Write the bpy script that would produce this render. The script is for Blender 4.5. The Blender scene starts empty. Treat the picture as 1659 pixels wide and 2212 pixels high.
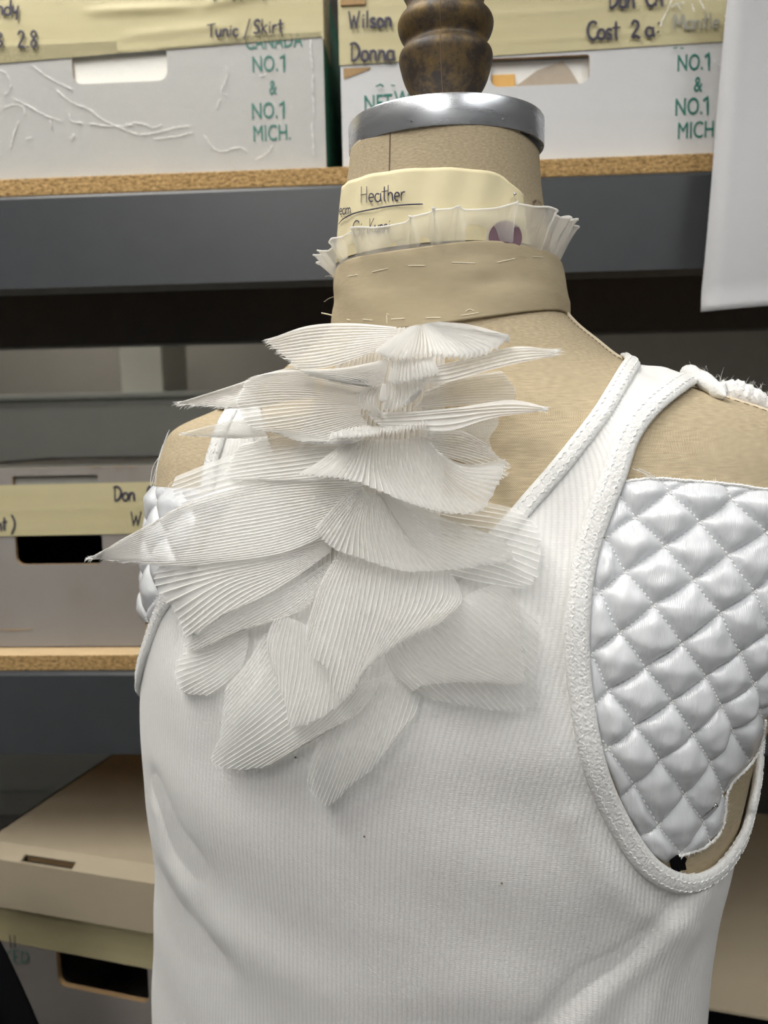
import bpy, bmesh, math, random
import numpy as np
from mathutils import Vector, Matrix
from mathutils.bvhtree import BVHTree
from mathutils.geometry import tessellate_polygon

random.seed(7); RNG = np.random.default_rng(7)
sc = bpy.context.scene
COL = sc.collection
R = math.radians
PI = math.pi

# ------------------------------------------------------------------ camera
FPX, WPX, HPX = 1661.0, 1659, 2212
CAM = np.array([0.0, -0.45, 1.40])
def _rx(a): c, s = math.cos(a), math.sin(a); return np.array([[1, 0, 0], [0, c, -s], [0, s, c]])
def _rz(a): c, s = math.cos(a), math.sin(a); return np.array([[c, -s, 0], [s, c, 0], [0, 0, 1]])
CR = _rz(R(2.9)) @ _rx(PI/2 - R(6.05)) @ _rz(R(-1.14))
cd = bpy.data.cameras.new('camera'); cam = bpy.data.objects.new('camera', cd); COL.objects.link(cam)
M = Matrix.Identity(4)
for i in range(3):
    for j in range(3): M[i][j] = CR[i, j]
    M[i][3] = CAM[i]
cam.matrix_world = M
cd.sensor_fit = 'VERTICAL'; cd.sensor_height = 36.0; cd.sensor_width = 27.0
cd.lens = FPX/HPX*36.0
cd.clip_start = 0.01; cd.clip_end = 50
cd.dof.use_dof = True; cd.dof.focus_distance = 0.365; cd.dof.aperture_fstop = 11.0
sc.camera = cam
# ------------------------------------------------------------------ world, light, exposure
sc.view_settings.view_transform = 'Standard'; sc.view_settings.look = 'None'
sc.view_settings.gamma = 1.0; sc.view_settings.use_curve_mapping = False
sc.view_settings.exposure = 0.03
sc.cycles.transparent_max_bounces = 20
sc.cycles.max_bounces = 8; sc.cycles.diffuse_bounces = 6; sc.cycles.glossy_bounces = 2; sc.cycles.transmission_bounces = 6
sc.cycles.use_adaptive_sampling = True; sc.cycles.adaptive_threshold = 0.12; sc.cycles.adaptive_min_samples = 12; sc.cycles.denoising_prefilter = 'FAST'
w = bpy.data.worlds.new('room_air'); sc.world = w; w.use_nodes = True
w.node_tree.nodes['Background'].inputs[0].default_value = (0.95, 0.97, 1.0, 1)
w.node_tree.nodes['Background'].inputs[1].default_value = 0.0
def area(name, loc, rot, sx, sy, power, col):
    l = bpy.data.lights.new(name, 'AREA'); l.shape = 'RECTANGLE'; l.size = sx; l.size_y = sy
    l.energy = power; l.color = col
    o = bpy.data.objects.new(name, l); COL.objects.link(o); o.location = loc; o.rotation_euler = rot
    return o
ZC = 2.60        # ceiling height
LAMPS = ((-0.50, -0.32, 14.8, (1.0, 0.97, 0.915), 'above the dress form'), (0.80, -0.95, 5.5, (0.90, 0.95, 1.0), 'to the right of the dress form'), (-0.35, -1.75, 16, (1.0, 0.985, 0.955), 'added behind the photographer as frontal fill'), (-1.5, 2.2, 2.5, (1.0, 0.96, 0.88), 'behind the rack'))  # lamp behind the photographer is unseen, added to brighten the chest
for x_, y_, p_, c_, n_ in LAMPS: area('ceiling_lamp_light', (x_, y_, ZC-.13), (0, 0, 0), 0.56, 1.20, p_, c_)

# ------------------------------------------------------------------ helpers
def tag(o, label=None, cat=None, group=None, kind=None):
    if label: o['label'] = label
    if cat: o['category'] = cat
    if group: o['group'] = group
    if kind: o['kind'] = kind
    return o
def empty(name, loc, label=None, cat=None, group=None, kind=None):
    o = bpy.data.objects.new(name, None); COL.objects.link(o); o.location = loc; o.empty_display_size = 0.03
    return tag(o, label, cat, group, kind)
def mesh_obj(name, verts, faces, mat, parent=None, smooth=False, uv=None):
    """verts are world coordinates; when a parent is given the mesh is stored relative to it"""
    v = np.asarray(verts, float).reshape(-1, 3)
    me = bpy.data.meshes.new(name)
    off = np.zeros(3)
    if parent is not None:
        p = parent; mw = Matrix.Translation(p.location)
        if p.parent is not None: mw = Matrix.Translation(p.parent.location) @ mw
        off = np.array(mw.translation)
    elif len(v):
        off = np.array([v[:, 0].mean(), v[:, 1].mean(), v[:, 2].min()])
    me.from_pydata((v - off).tolist(), [], [tuple(int(i) for i in f) for f in faces])
    if smooth: me.polygons.foreach_set('use_smooth', [True]*len(me.polygons))
    if uv is not None:
        lay = me.uv_layers.new(name='UVMap')
        li = np.zeros(len(me.loops), dtype=np.int32); me.loops.foreach_get('vertex_index', li)
        lay.data.foreach_set('uv', np.asarray(uv, float)[li].ravel())
    me.materials.append(mat); me.update()
    o = bpy.data.objects.new(name, me); COL.objects.link(o)
    if parent is not None: o.parent = parent
    else: o.location = off
    return o
class MB:
    def __init__(s): s.v = []; s.f = []
    def add(s, v, f):
        b = len(s.v); s.v += [tuple(map(float, p)) for p in v]; s.f += [tuple(i+b for i in q) for q in f]; return s
    def box(s, x0, x1, y0, y1, z0, z1):
        return s.add([(x0,y0,z0),(x1,y0,z0),(x1,y1,z0),(x0,y1,z0),(x0,y0,z1),(x1,y0,z1),(x1,y1,z1),(x0,y1,z1)],
                     [(0,3,2,1),(4,5,6,7),(0,1,5,4),(1,2,6,5),(2,3,7,6),(3,0,4,7)])
    def lathe(s, prof, c, n=48):
        v = []; f = []
        for (r, z) in prof:
            for k in range(n):
                a = 2*PI*k/n; v.append((c[0]+r*math.cos(a), c[1]+r*math.sin(a), c[2]+z))
        for i in range(len(prof)-1):
            for k in range(n): f.append((i*n+k, i*n+(k+1) % n, (i+1)*n+(k+1) % n, (i+1)*n+k))
        f.append(tuple(range(n))[::-1]); f.append(tuple((len(prof)-1)*n+k for k in range(n)))
        return s.add(v, f)
    def tube(s, pts, r, n=6, squash=None):
        """pts Nx3; r scalar or list; squash=(normals, factor)"""
        P = np.asarray(pts, float); N = len(P)
        T = np.gradient(P, axis=0); T /= np.linalg.norm(T, axis=1)[:, None]+1e-12
        rr = np.full(N, r) if np.isscalar(r) else np.asarray(r)
        if squash is not None: A = np.asarray(squash[0], float)
        else:
            A = np.tile(np.array([0.31, -0.87, 0.38]), (N, 1))
        A = A - (A*T).sum(1)[:, None]*T; A /= np.linalg.norm(A, axis=1)[:, None]+1e-12
        B = np.cross(T, A); k = squash[1] if squash is not None else 1.0
        v = []
        for i in range(N):
            for j in range(n):
                a = 2*PI*j/n; v.append(P[i]+rr[i]*(k*math.sin(a)*A[i]+math.cos(a)*B[i]))
        f = [(i*n+j, i*n+(j+1) % n, (i+1)*n+(j+1) % n, (i+1)*n+j) for i in range(N-1) for j in range(n)]
        f += [tuple(range(n))[::-1], tuple((N-1)*n+j for j in range(n))]
        return s.add(v, f)
    def build(s, name, mat, parent=None, smooth=False):
        return mesh_obj(name, s.v, s.f, mat, parent, smooth)
def bevel(o, wdt, seg=2):
    m = o.modifiers.new('bevel', 'BEVEL'); m.width = wdt; m.segments = seg; m.limit_method = 'ANGLE'; return o
def catmull(pts, n, closed=False):
    P = np.asarray(pts, float)
    if len(P) == 2: t = np.linspace(0, 1, n)[:, None]; return P[0]*(1-t)+P[1]*t
    d = np.linalg.norm(np.diff(P[:, :2], axis=0), axis=1); s = np.concatenate([[0], np.cumsum(d+1e-9)])
    m = np.zeros_like(P)
    m[1:-1] = (P[2:]-P[:-2])/(s[2:]-s[:-2])[:, None]; m[0] = (P[1]-P[0])/(s[1]-s[0]); m[-1] = (P[-1]-P[-2])/(s[-1]-s[-2])
    q = np.linspace(0, s[-1], n); i = np.clip(np.searchsorted(s, q, 'right')-1, 0, len(P)-2)
    h = (s[i+1]-s[i])[:, None]; t = ((q-s[i])/(s[i+1]-s[i]))[:, None]
    return (2*t**3-3*t**2+1)*P[i]+(t**3-2*t**2+t)*h*m[i]+(-2*t**3+3*t**2)*P[i+1]+(t**3-t**2)*h*m[i+1]
def proj(P):
    q = (np.asarray(P)-CAM) @ CR
    return np.stack([WPX/2+FPX*q[..., 0]/-q[..., 2], HPX/2-FPX*q[..., 1]/-q[..., 2]], -1)
def ray(px, py):
    d = CR @ np.array([(px-WPX/2)/FPX, -(py-HPX/2)/FPX, -1.0]); return d
def at_depth(px, py, D): return CAM+ray(px, py)*D
def on_plane(px, py, y):
    d = ray(px, py); return CAM+d*((y-CAM[1])/d[1])
def on_level(px, py, z):
    d = ray(px, py); return CAM+d*((z-CAM[2])/d[2])

# ------------------------------------------------------------------ materials
class NT:
    def __init__(s, name):
        s.m = bpy.data.materials.new(name); s.m.use_nodes = True; s.t = s.m.node_tree; s.n = s.t.nodes
        s.b = s.n['Principled BSDF']; s.out = s.n['Material Output']
    def add(s, typ, **kw):
        n = s.n.new(typ)
        for k, v in kw.items():
            if k.startswith('i_'):
                key = k[2:]; key = int(key) if key.isdigit() else key.replace('_', ' ')
                if hasattr(v, 'is_output') or isinstance(v, bpy.types.NodeSocket): s.t.links.new(v, n.inputs[key])
                else: n.inputs[key].default_value = v
            else: setattr(n, k, v)
        return n
    def link(s, a, b): s.t.links.new(a, b)
    def math(s, op, a, b=None):
        n = s.n.new('ShaderNodeMath'); n.operation = op
        for i, v in enumerate((a, b)):
            if v is None: continue
            if isinstance(v, bpy.types.NodeSocket): s.link(v, n.inputs[i])
            else: n.inputs[i].default_value = v
        return n.outputs[0]
    def mix(s, fac, a, b):
        n = s.n.new('ShaderNodeMix'); n.data_type = 'RGBA'
        for i, v in ((0, fac), (6, a), (7, b)):
            if isinstance(v, bpy.types.NodeSocket): s.link(v, n.inputs[i])
            else: n.inputs[i].default_value = v if i == 0 else (*v, 1)[:4]
        return n.outputs[2]
    def noise(s, scale, detail=3, vec=None, rough=0.55):
        n = s.add('ShaderNodeTexNoise', i_Scale=scale, i_Detail=detail, i_Roughness=rough)
        if vec is not None: s.link(vec, n.inputs['Vector'])
        return n.outputs['Fac']
    def ramp(s, v, stops):
        n = s.n.new('ShaderNodeValToRGB'); s.link(v, n.inputs[0]); e = n.color_ramp.elements
        while len(e) < len(stops): e.new(0.5)
        for k, (p, c) in enumerate(stops): e[k].position = p; e[k].color = (*c, 1)[:4]
        return n.outputs[0]
    def uv(s): return s.add('ShaderNodeUVMap', uv_map='UVMap').outputs[0]
    def obj(s): return s.add('ShaderNodeTexCoord').outputs['Object']
    def geo(s): return s.add('ShaderNodeNewGeometry').outputs['Position']
    def set(s, col=None, rough=None, metal=None, spec=None, **kw):
        b = s.b
        for key, v in (('Base Color', col), ('Roughness', rough), ('Metallic', metal), ('Specular IOR Level', spec)):
            if v is None: continue
            if isinstance(v, bpy.types.NodeSocket): s.link(v, b.inputs[key])
            else: b.inputs[key].default_value = (*v, 1)[:4] if key == 'Base Color' else v
        for k, v in kw.items(): b.inputs[k.replace('_', ' ')].default_value = v
        return s
    def bump(s, h, strength=0.3, dist=0.001):
        n = s.add('ShaderNodeBump', i_Strength=strength, i_Distance=dist); s.link(h, n.inputs['Height'])
        s.link(n.outputs[0], s.b.inputs['Normal']); return n
def scaled(t, vec, sx, sy, sz=1.0):
    n = t.add('ShaderNodeMapping'); t.link(vec, n.inputs[0]); n.inputs['Scale'].default_value = (sx, sy, sz); return n.outputs[0]
def sinuv(t, comp, period):
    return t.math('SINE', t.math('MULTIPLY', comp, 2*PI/period))
MAT = {}
def plain(name, col, rough=0.6, metal=0.0, nscale=None, namt=0.12, spec=None, bump=None):
    t = NT(name); c = col
    if nscale:
        f = t.noise(nscale, 4, t.geo())
        c = t.mix(f, tuple(x*(1-namt) for x in col), tuple(min(1, x*(1+namt)) for x in col))
        if bump: t.bump(f, bump, 0.0008)
    t.set(c, rough, metal, spec); MAT[name] = t.m; return t.m
def weave(name, colA, colB, period, bump=0.5, blotch=0.12, rough=0.85, dist=0.0005):
    t = NT(name); uv = t.add('ShaderNodeSeparateXYZ'); t.link(t.uv(), uv.inputs[0])
    wob = t.noise(90, 1, t.uv())
    wob2 = t.noise(60, 1, scaled(t, t.uv(), 1.0, 9.0))
    u = t.math('ADD', uv.outputs[0], t.math('MULTIPLY', wob2, period*0.9))
    v = t.math('ADD', uv.outputs[1], t.math('MULTIPLY', wob, period*0.9))
    a = sinuv(t, u, period); b = sinuv(t, v, period)
    h = t.math('ADD', t.math('MULTIPLY', t.math('MULTIPLY', a, b), 0.35), 0.5)
    slub = t.noise(1.0, 0, scaled(t, t.uv(), 160, 1400)); h2 = t.math('ADD', h, t.math('MULTIPLY', t.math('SUBTRACT', slub, 0.5), 0.5))
    c = t.mix(h2, colA, colB)
    big = t.noise(14, 2, t.uv())
    c = t.mix(t.math('MULTIPLY', big, blotch), c, tuple(x*0.45 for x in colA))
    t.set(c, rough, 0, 0.2); t.bump(h2, bump, dist); MAT[name] = t.m; return t.m
weave('linen', (0.34, 0.26, 0.155), (0.74, 0.63, 0.44), 0.00085, 0.6, 0.10)
weave('muslin', (0.42, 0.345, 0.22), (0.58, 0.49, 0.335), 0.00045, 0.25, 0.30)
plain('piping', (0.66, 0.57, 0.42), 0.8, nscale=400)
def knit():
    t = NT('rib_knit'); uv = t.add('ShaderNodeSeparateXYZ'); t.link(t.uv(), uv.inputs[0])
    s = sinuv(t, uv.outputs[0], 0.0026); s1 = t.math('POWER', t.math('ABSOLUTE', t.math('MULTIPLY', t.math('ADD', s, 1), 0.5)), 0.6)
    st = sinuv(t, uv.outputs[1], 0.0011)
    fz = t.noise(900, 1, t.geo()); lump = t.noise(70, 2, t.geo())
    h = t.math('ADD', s1, t.math('ADD', t.math('MULTIPLY', st, 0.10), t.math('MULTIPLY', fz, 0.55)))
    c = t.mix(s1, (0.76, 0.76, 0.75), (0.86, 0.86, 0.845))
    c = t.mix(t.math('MULTIPLY', t.math('ADD', lump, t.math('MULTIPLY', fz, 0.6)), 0.35), c, (0.74, 0.73, 0.70))
    t.set(c, 0.95, 0, 0.1, Sheen_Weight=0.15); t.bump(h, 0.28, 0.0008); MAT['knit'] = t.m
knit()
def fuzzy(name, col, sc_=700, bump=0.6):
    t = NT(name); f = t.noise(sc_, 1, t.geo())
    t.set(t.mix(f, tuple(x*0.86 for x in col), col), 0.95, 0, 0.1, Sheen_Weight=0.2); t.bump(f, bump, 0.001); MAT[name] = t.m
fuzzy('binding', (0.84, 0.84, 0.825)); fuzzy('fleece', (0.88, 0.87, 0.86), 500, 0.9)
def organza(name, col, alpha, trans=0.5):
    t = NT(name)
    d = t.add('ShaderNodeBsdfDiffuse', i_Color=(*col, 1)); tr = t.add('ShaderNodeBsdfTranslucent', i_Color=(*col, 1))
    m1 = t.add('ShaderNodeMixShader', i_0=trans); t.link(d.outputs[0], m1.inputs[1]); t.link(tr.outputs[0], m1.inputs[2])
    tp = t.add('ShaderNodeBsdfTransparent'); 
    m2 = t.add('ShaderNodeMixShader', i_0=alpha); t.link(tp.outputs[0], m2.inputs[1]); t.link(m1.outputs[0], m2.inputs[2])
    t.link(m2.outputs[0], t.out.inputs[0]); MAT[name] = t.m
organza('organza_thin', (0.945, 0.945, 0.93), 0.40)
organza('organza', (0.95, 0.947, 0.935), 0.58)
organza('organza_thick', (0.955, 0.95, 0.94), 0.80)
organza('pleat_fold', (0.95, 0.945, 0.93), 0.88)
organza('ruffle_mesh', (0.95, 0.945, 0.925), 0.58)
def satin():
    t = NT('satin'); uv = t.add('ShaderNodeSeparateXYZ'); t.link(t.uv(), uv.inputs[0])
    tw = sinuv(t, t.math('ADD', uv.outputs[0], uv.outputs[1]), 0.0011); cr = t.noise(160, 1, t.geo())
    t.set(t.mix(t.noise(40, 2, t.geo()), (0.66, 0.68, 0.71), (0.76, 0.775, 0.80)), 0.23, 0, 0.85, Anisotropic=0.4)
    t.bump(t.math('ADD', t.math('MULTIPLY', tw, 0.07), t.math('MULTIPLY', cr, 1.6)), 0.35, 0.0008); MAT['satin'] = t.m
satin()
plain('thread', (0.88, 0.88, 0.86), 0.7); plain('cream_thread', (0.80, 0.73, 0.58), 0.7); plain('seam_dark', (0.16, 0.11, 0.075), 0.8)
plain('manila', (0.72, 0.64, 0.41), 0.75, nscale=60, namt=0.05); plain('ink', (0.035, 0.03, 0.055), 0.6); plain('faded_ink', (0.30, 0.29, 0.24), 0.7)
plain('purple_ink', (0.20, 0.12, 0.15), 0.8); plain('pin_steel', (0.55, 0.55, 0.55), 0.25, 1.0)
def chrome():
    t = NT('chrome'); f = t.noise(1.0, 4, scaled(t, t.geo(), 30, 30, 260)); g = t.noise(26, 3, t.geo())
    t.set(t.mix(g, (0.60, 0.62, 0.66), (0.74, 0.76, 0.79)), t.math('ADD', 0.20, t.math('MULTIPLY', f, 0.16)), 0.85); MAT['chrome'] = t.m
chrome()
def bronze():
    t = NT('worn_bronze'); f = t.noise(55, 5, t.geo(), 0.7); g = t.noise(420, 3, t.geo())
    k = t.ramp(t.math('ADD', f, t.math('MULTIPLY', t.math('SUBTRACT', g, 0.5), 0.25)), [(0.42, (0, 0, 0)), (0.68, (1, 1, 1))])
    t.set(t.mix(k, (0.040, 0.029, 0.022), (0.22, 0.145, 0.055)), 0.55, t.math('MULTIPLY', k, 0.6), 0.5); t.bump(g, 0.15, 0.0006); MAT['bronze'] = t.m
bronze()
plain('black_metal', (0.02, 0.02, 0.02), 0.5); plain('rack_steel', (0.046, 0.050, 0.055), 0.38, 0.0, nscale=35, namt=0.10, spec=0.45)
def chip():
    t = NT('particle_board'); p = t.geo(); f = t.noise(1.0, 4, scaled(t, p, 210, 320, 420), 0.7); g = t.noise(700, 2, p)
    c = t.ramp(t.math('ADD', f, t.math('MULTIPLY', t.math('SUBTRACT', g, 0.5), 0.3)), [(0.30, (0.10, 0.055, 0.02)), (0.52, (0.42, 0.265, 0.11)), (0.72, (0.66, 0.47, 0.24))])
    t.set(c, 0.85, 0, 0.2); t.bump(f, 0.6, 0.002); MAT['chip'] = t.m
chip()
plain('board_face', (0.66, 0.49, 0.28), 0.7, nscale=120, namt=0.12)
def card(name, col, dirt=(0.62, 0.56, 0.48), amt=0.35):
    t = NT(name); p = t.geo(); f = t.noise(1.0, 3, scaled(t, p, 4, 4, 90)); g = t.noise(9, 4, p)
    c = t.mix(t.math('MULTIPLY', t.math('MULTIPLY', g, g), amt*1.6), col, dirt)
    c = t.mix(t.math('MULTIPLY', f, 0.22), c, tuple(x*0.8 for x in col))
    t.set(c, 0.7, 0, 0.3); t.bump(f, 0.08, 0.001); MAT[name] = t.m
card('white_card', (0.43, 0.433, 0.44)); card('clean_card', (0.58, 0.585, 0.60), (0.55, 0.52, 0.47), 0.25); card('shaded_dirty_card', (0.29, 0.275, 0.265), (0.20, 0.165, 0.125), 0.7); card('kraft_card', (0.42, 0.36, 0.26), (0.42, 0.34, 0.24), 0.4)  # the grey card is off-white: shelf shade put into its colour, plus real grime
plain('kraft_edge', (0.36, 0.23, 0.11), 0.85, nscale=200); plain('green_card', (0.02, 0.17, 0.10), 0.6, nscale=60)
plain('green_print', (0.005, 0.155, 0.12), 0.65)
def masking():
    t = NT('masking_tape'); p = t.geo(); f = t.noise(1.0, 4, scaled(t, p, 5, 5, 70)); g = t.noise(30, 3, p)
    t.set(t.mix(f, (0.45, 0.395, 0.21), (0.54, 0.485, 0.30)), 0.55, 0, 0.35); t.bump(t.math('ADD', f, t.math('MULTIPLY', g, 0.3)), 0.25, 0.002); MAT['tape'] = t.m
masking()
def film():
    t = NT('clear_film'); p = t.geo(); f = t.noise(38, 4, p); g = t.noise(150, 3, p)
    gl = t.add('ShaderNodeBsdfGlossy', i_Roughness=0.35); bp = t.add('ShaderNodeBump', i_Strength=0.15, i_Distance=0.003); t.link(t.math('ADD', f, t.math('MULTIPLY', g, 0.2)), bp.inputs['Height'])
    t.link(bp.outputs[0], gl.inputs['Normal']); tp = t.add('ShaderNodeBsdfTransparent', i_Color=(0.985, 0.985, 0.98, 1))
    m = t.add('ShaderNodeMixShader', i_0=0.006); t.link(tp.outputs[0], m.inputs[1]); t.link(gl.outputs[0], m.inputs[2]); t.link(m.outputs[0], t.out.inputs[0]); MAT['film'] = t.m
film()
plain('film_crease_glint', (0.93, 0.93, 0.93), 0.25, spec=0.8); plain('paper', (0.44, 0.44, 0.455), 0.6); plain('white_paper', (0.88, 0.87, 0.83), 0.7)  # near-white crease colour paints the glints on the clear film folds
plain('orange_card', (0.72, 0.42, 0.12), 0.7); plain('taupe_paper', (0.46, 0.39, 0.31), 0.8, nscale=80)
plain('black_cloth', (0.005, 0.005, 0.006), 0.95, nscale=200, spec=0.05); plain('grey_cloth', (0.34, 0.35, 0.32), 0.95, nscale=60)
plain('room_paint', (0.38, 0.38, 0.385), 0.9, nscale=2); plain('wall_paint', (0.36, 0.335, 0.29), 0.9, nscale=2); plain('far_grey', (0.32, 0.33, 0.30), 0.8, nscale=3); plain('pale_box', (0.55, 0.54, 0.46), 0.8)
plain('floor_vinyl', (0.13, 0.125, 0.12), 0.5, nscale=8); plain('ceiling_white', (0.55, 0.55, 0.54), 0.9, nscale=20); plain('lamp_white', (0.8, 0.8, 0.8), 0.5)
t = NT('lamp_diffuser'); t.set((0.9, 0.9, 0.9), 0.4, Emission_Strength=3.0); t.b.inputs['Emission Color'].default_value = (1, 0.97, 0.9, 1); MAT['diffuser'] = t.m

# ------------------------------------------------------------------ the room
def struct(o): o['kind'] = 'structure'; return o
struct(MB().box(-4, 4, -4, 4, -0.1, 0).build('floor', MAT['floor_vinyl']))
struct(MB().box(-4, 4, 3.2, 3.3, 0, ZC).build('wall_back', MAT['wall_paint']))
struct(MB().box(-4, 4, -2.7, -2.6, 0, ZC).build('wall_front', MAT['room_paint']))
struct(MB().box(-3.1, -3.0, -2.6, 3.2, 0, ZC).build('wall_left', MAT['room_paint']))
struct(MB().box(3.0, 3.1, -2.6, 3.2, 0, ZC).build('wall_right', MAT['room_paint']))
struct(MB().box(-4, 4, -2.7, 3.3, ZC, ZC+.1).build('ceiling', MAT['ceiling_white']))
for x, y, p_, c_, nm in LAMPS:
    e = empty('ceiling_lamp', (x, y, ZC-.1), 'long white ceiling lamp '+nm, 'lamp', 'ceiling lamps')
    m = MB().box(x-.30, x+.30, y-.62, y+.62, ZC-.09, ZC).build('housing', MAT['lamp_white'], e)
    MB().box(x-.28, x+.28, y-.60, y+.60, ZC-.115, ZC-.09).build('diffuser', MAT['diffuser'], e)

# ------------------------------------------------------------------ steel rack, boards
YF, YB = 0.293, 0.80                     # front and back faces of the rack
ZU0, ZU1 = 1.5430, 1.6300                # upper beam bottom, top
ZL0, ZL1 = 1.0755, 1.1625
rack = empty('steel_shelving_rack', (0, (YF+YB)/2, 0), 'dark grey steel shelving rack standing behind the dress form', 'shelving')
def beam(z0, z1, y, s):
    m = MB(); d = 0.035*s
    # step-beam: face with rolled lip at the top
    prof = [(0, z0), (0, z1-.004), (.002*s, z1-.001), (.005*s, z1), (d, z1), (d, z0)]
    v = [(-1.1, y+a, b) for a, b in prof]+[(1.1, y+a, b) for a, b in prof]; n = len(prof)
    f = [(i, (i+1) % n, n+(i+1) % n, n+i) for i in range(n)]+[tuple(range(n))[::-1], tuple(range(n, 2*n))]
    return m.add(v, f).build('beam', MAT['rack_steel'], rack)
for z0, z1 in ((ZU0, ZU1), (ZL0, ZL1), (0.56, 0.647)):
    beam(z0, z1, YF, 1); beam(z0, z1, YB, -1)
for x in (-1.14, 1.10):
    for y in (YF, YB-.04): bevel(MB().box(x, x+.04, y, y+.04, 0, 2.2).build('upright_post', MAT['rack_steel'], rack), .002)
for (z1, lab) in ((ZU1, 'upper particle board shelf carrying the white lettered boxes'), (ZL1, 'middle particle board shelf under the single white box'), (0.647, 'lowest particle board shelf under the lidded boxes')):
    t = 0.0165
    b = MB().box(-1.09, 1.09, YF+.004, YB-.004, z1, z1+t)
    o = mesh_obj('particle_board_shelf', b.v, b.f, MAT['board_face']); o.data.materials.append(MAT['chip'])
    for p in o.data.polygons:
        if abs(p.normal.z) < .5: p.material_index = 1
    tag(o, lab, 'shelf', 'particle board shelves'); bevel(o, .0012, 2)
ZUB, ZLB, ZBB = ZU1+.0165, ZL1+.0165, 0.647+.0165

# ------------------------------------------------------------------ hand lettering: a stroke alphabet
def arc(cx, cy, rx, ry, a0, a1, n=9):
    return [(cx+rx*math.cos(R(a0+(a1-a0)*i/(n-1))), cy+ry*math.sin(R(a0+(a1-a0)*i/(n-1)))) for i in range(n)]
G = {  # glyph: (advance, strokes); x-height .55, cap 1.0, baseline 0
 'a': (.55, [arc(.24, .26, .22, .26, 60, 380, 11), [(.46, .52), (.45, .2), (.50, 0)]]),
 'c': (.48, [arc(.25, .27, .22, .27, 50, 310, 9)]),
 'd': (.56, [arc(.24, .25, .22, .25, 50, 390, 11), [(.47, 1.0), (.46, .4), (.50, 0)]]),
 'e': (.50, [[(.05, .28), (.42, .31)]+arc(.24, .28, .19, .26, 10, 300, 9)]),
 'h': (.52, [[(.06, 1.0), (.05, 0)], [(.05, .35), (.2, .54), (.36, .48), (.40, .25), (.42, 0)]]),
 'i': (.24, [[(.10, .52), (.10, .02)], [(.11, .74), (.13, .77)]]),
 'k': (.50, [[(.06, 1.0), (.05, 0)], [(.42, .58), (.07, .28)], [(.12, .32), (.44, 0)]]),
 'l': (.22, [[(.09, 1.0), (.09, 0)]]),
 'm': (.78, [[(.04, .52), (.05, 0)], [(.05, .35), (.18, .54), (.32, .48), (.34, 0)], [(.34, .35), (.48, .54), (.62, .48), (.66, 0)]]),
 'n': (.52, [[(.05, .54), (.05, 0)], [(.05, .33), (.2, .54), (.37, .47), (.40, .22), (.42, 0)]]),
 'o': (.52, [arc(.25, .27, .22, .27, 90, 450, 12)]),
 'r': (.40, [[(.06, .54), (.06, 0)], [(.06, .33), (.18, .52), (.36, .55)]]),
 's': (.44, [[(.36, .5), (.22, .56), (.08, .45), (.18, .31), (.32, .2), (.26, .04), (.06, .04)]]),
 't': (.42, [[(.20, .95), (.19, .1), (.26, 0)], [(.02, .62), (.42, .66)]]),
 'u': (.52, [[(.05, .54), (.07, .15), (.2, .02), (.36, .12), (.42, .5)], [(.42, .54), (.43, .0)]]),
 'y': (.50, [[(.05, .54), (.1, .25), (.22, .18), (.38, .3)], [(.42, .55), (.38, .2), (.30, -.3)]]),
 'C': (.62, [arc(.36, .5, .32, .5, 50, 315, 11)]), 'D': (.66, [[(.08, .98), (.10, 0)], [(.0, .95), (.3, .98), (.56, .72), (.55, .35), (.34, .06), (.10, 0)]]),
 'G': (.66, [arc(.36, .5, .32, .5, 50, 330, 11), [(.36, .42), (.64, .42), (.62, .1)]]), 'H': (.62, [[(.08, 1), (.06, 0)], [(.50, 1), (.48, 0)], [(.06, .48), (.5, .55)]]),
 'K': (.58, [[(.08, 1), (.06, 0)], [(.5, 1), (.08, .45)], [(.14, .5), (.5, 0)]]), 'M': (.8, [[(.04, 0), (.1, 1), (.36, .3), (.62, 1), (.7, 0)]]),
 'S': (.56, [[(.48, .9), (.3, 1.0), (.1, .86), (.12, .64), (.36, .48), (.44, .26), (.3, .02), (.04, .06)]]), 'T': (.60, [[(.0, .94), (.58, 1.0)], [(.28, .97), (.26, 0)]]),
 'W': (.86, [[(.0, 1), (.16, 0)], [(.16, 0), (.36, .72)], [(.36, .72), (.50, 0)], [(.50, 0), (.74, 1)]]),
 '2': (.56, [[(.06, .80), (.2, 1.0), (.42, .92), (.42, .65), (.1, .1), (.14, .03), (.3, .12), (.54, .0)]]), '3': (.52, [[(.06, .9), (.26, 1.0), (.42, .82), (.2, .55), (.44, .34), (.3, .02), (.02, .1)]]),
 '8': (.54, [[(.42, .88), (.24, 1.0), (.08, .8), (.26, .56), (.44, .28), (.26, .0), (.08, .22), (.26, .52), (.44, .8), (.38, .92)]]),
 '/': (.46, [[(.40, 1.1), (.06, -.15)]]), ',': (.22, [[(.10, .06), (.05, -.18)]]), '.': (.24, [[(.08, .03), (.11, .06)]]), ':': (.26, [[(.08, .06), (.11, .1)], [(.10, .55), (.13, .6)]]),
 ')': (.36, [[(.06, 1.15), (.26, .7), (.26, .3), (.06, -.2)]]), '&': (.6, [[(.5, 0), (.1, .75), (.25, 1), (.38, .78), (.06, .3), (.22, 0), (.5, .35)]]), ' ': (.40, []),
}
def write(s, x, y, h, slope=0.0, gap=.08, wid=1.0, slant=0.0):
    """stroke polylines in picture units; (x,y) is the start of the baseline, slope rises to the right"""
    out = []; cx = 0.0
    for ch in s:
        adv, st = G[ch]
        for p in st:
            q = np.array([(cx+(a+slant*b)*wid, b+RNG.normal(0, .008)) for a, b in p])
            q = catmull(q, max(4, 4*len(q))) if len(q) > 2 else q
            out.append([(x+a*h, y-b*h-slope*a*h) for a, b in q])
        cx += (adv+gap)*wid
    return out
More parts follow.
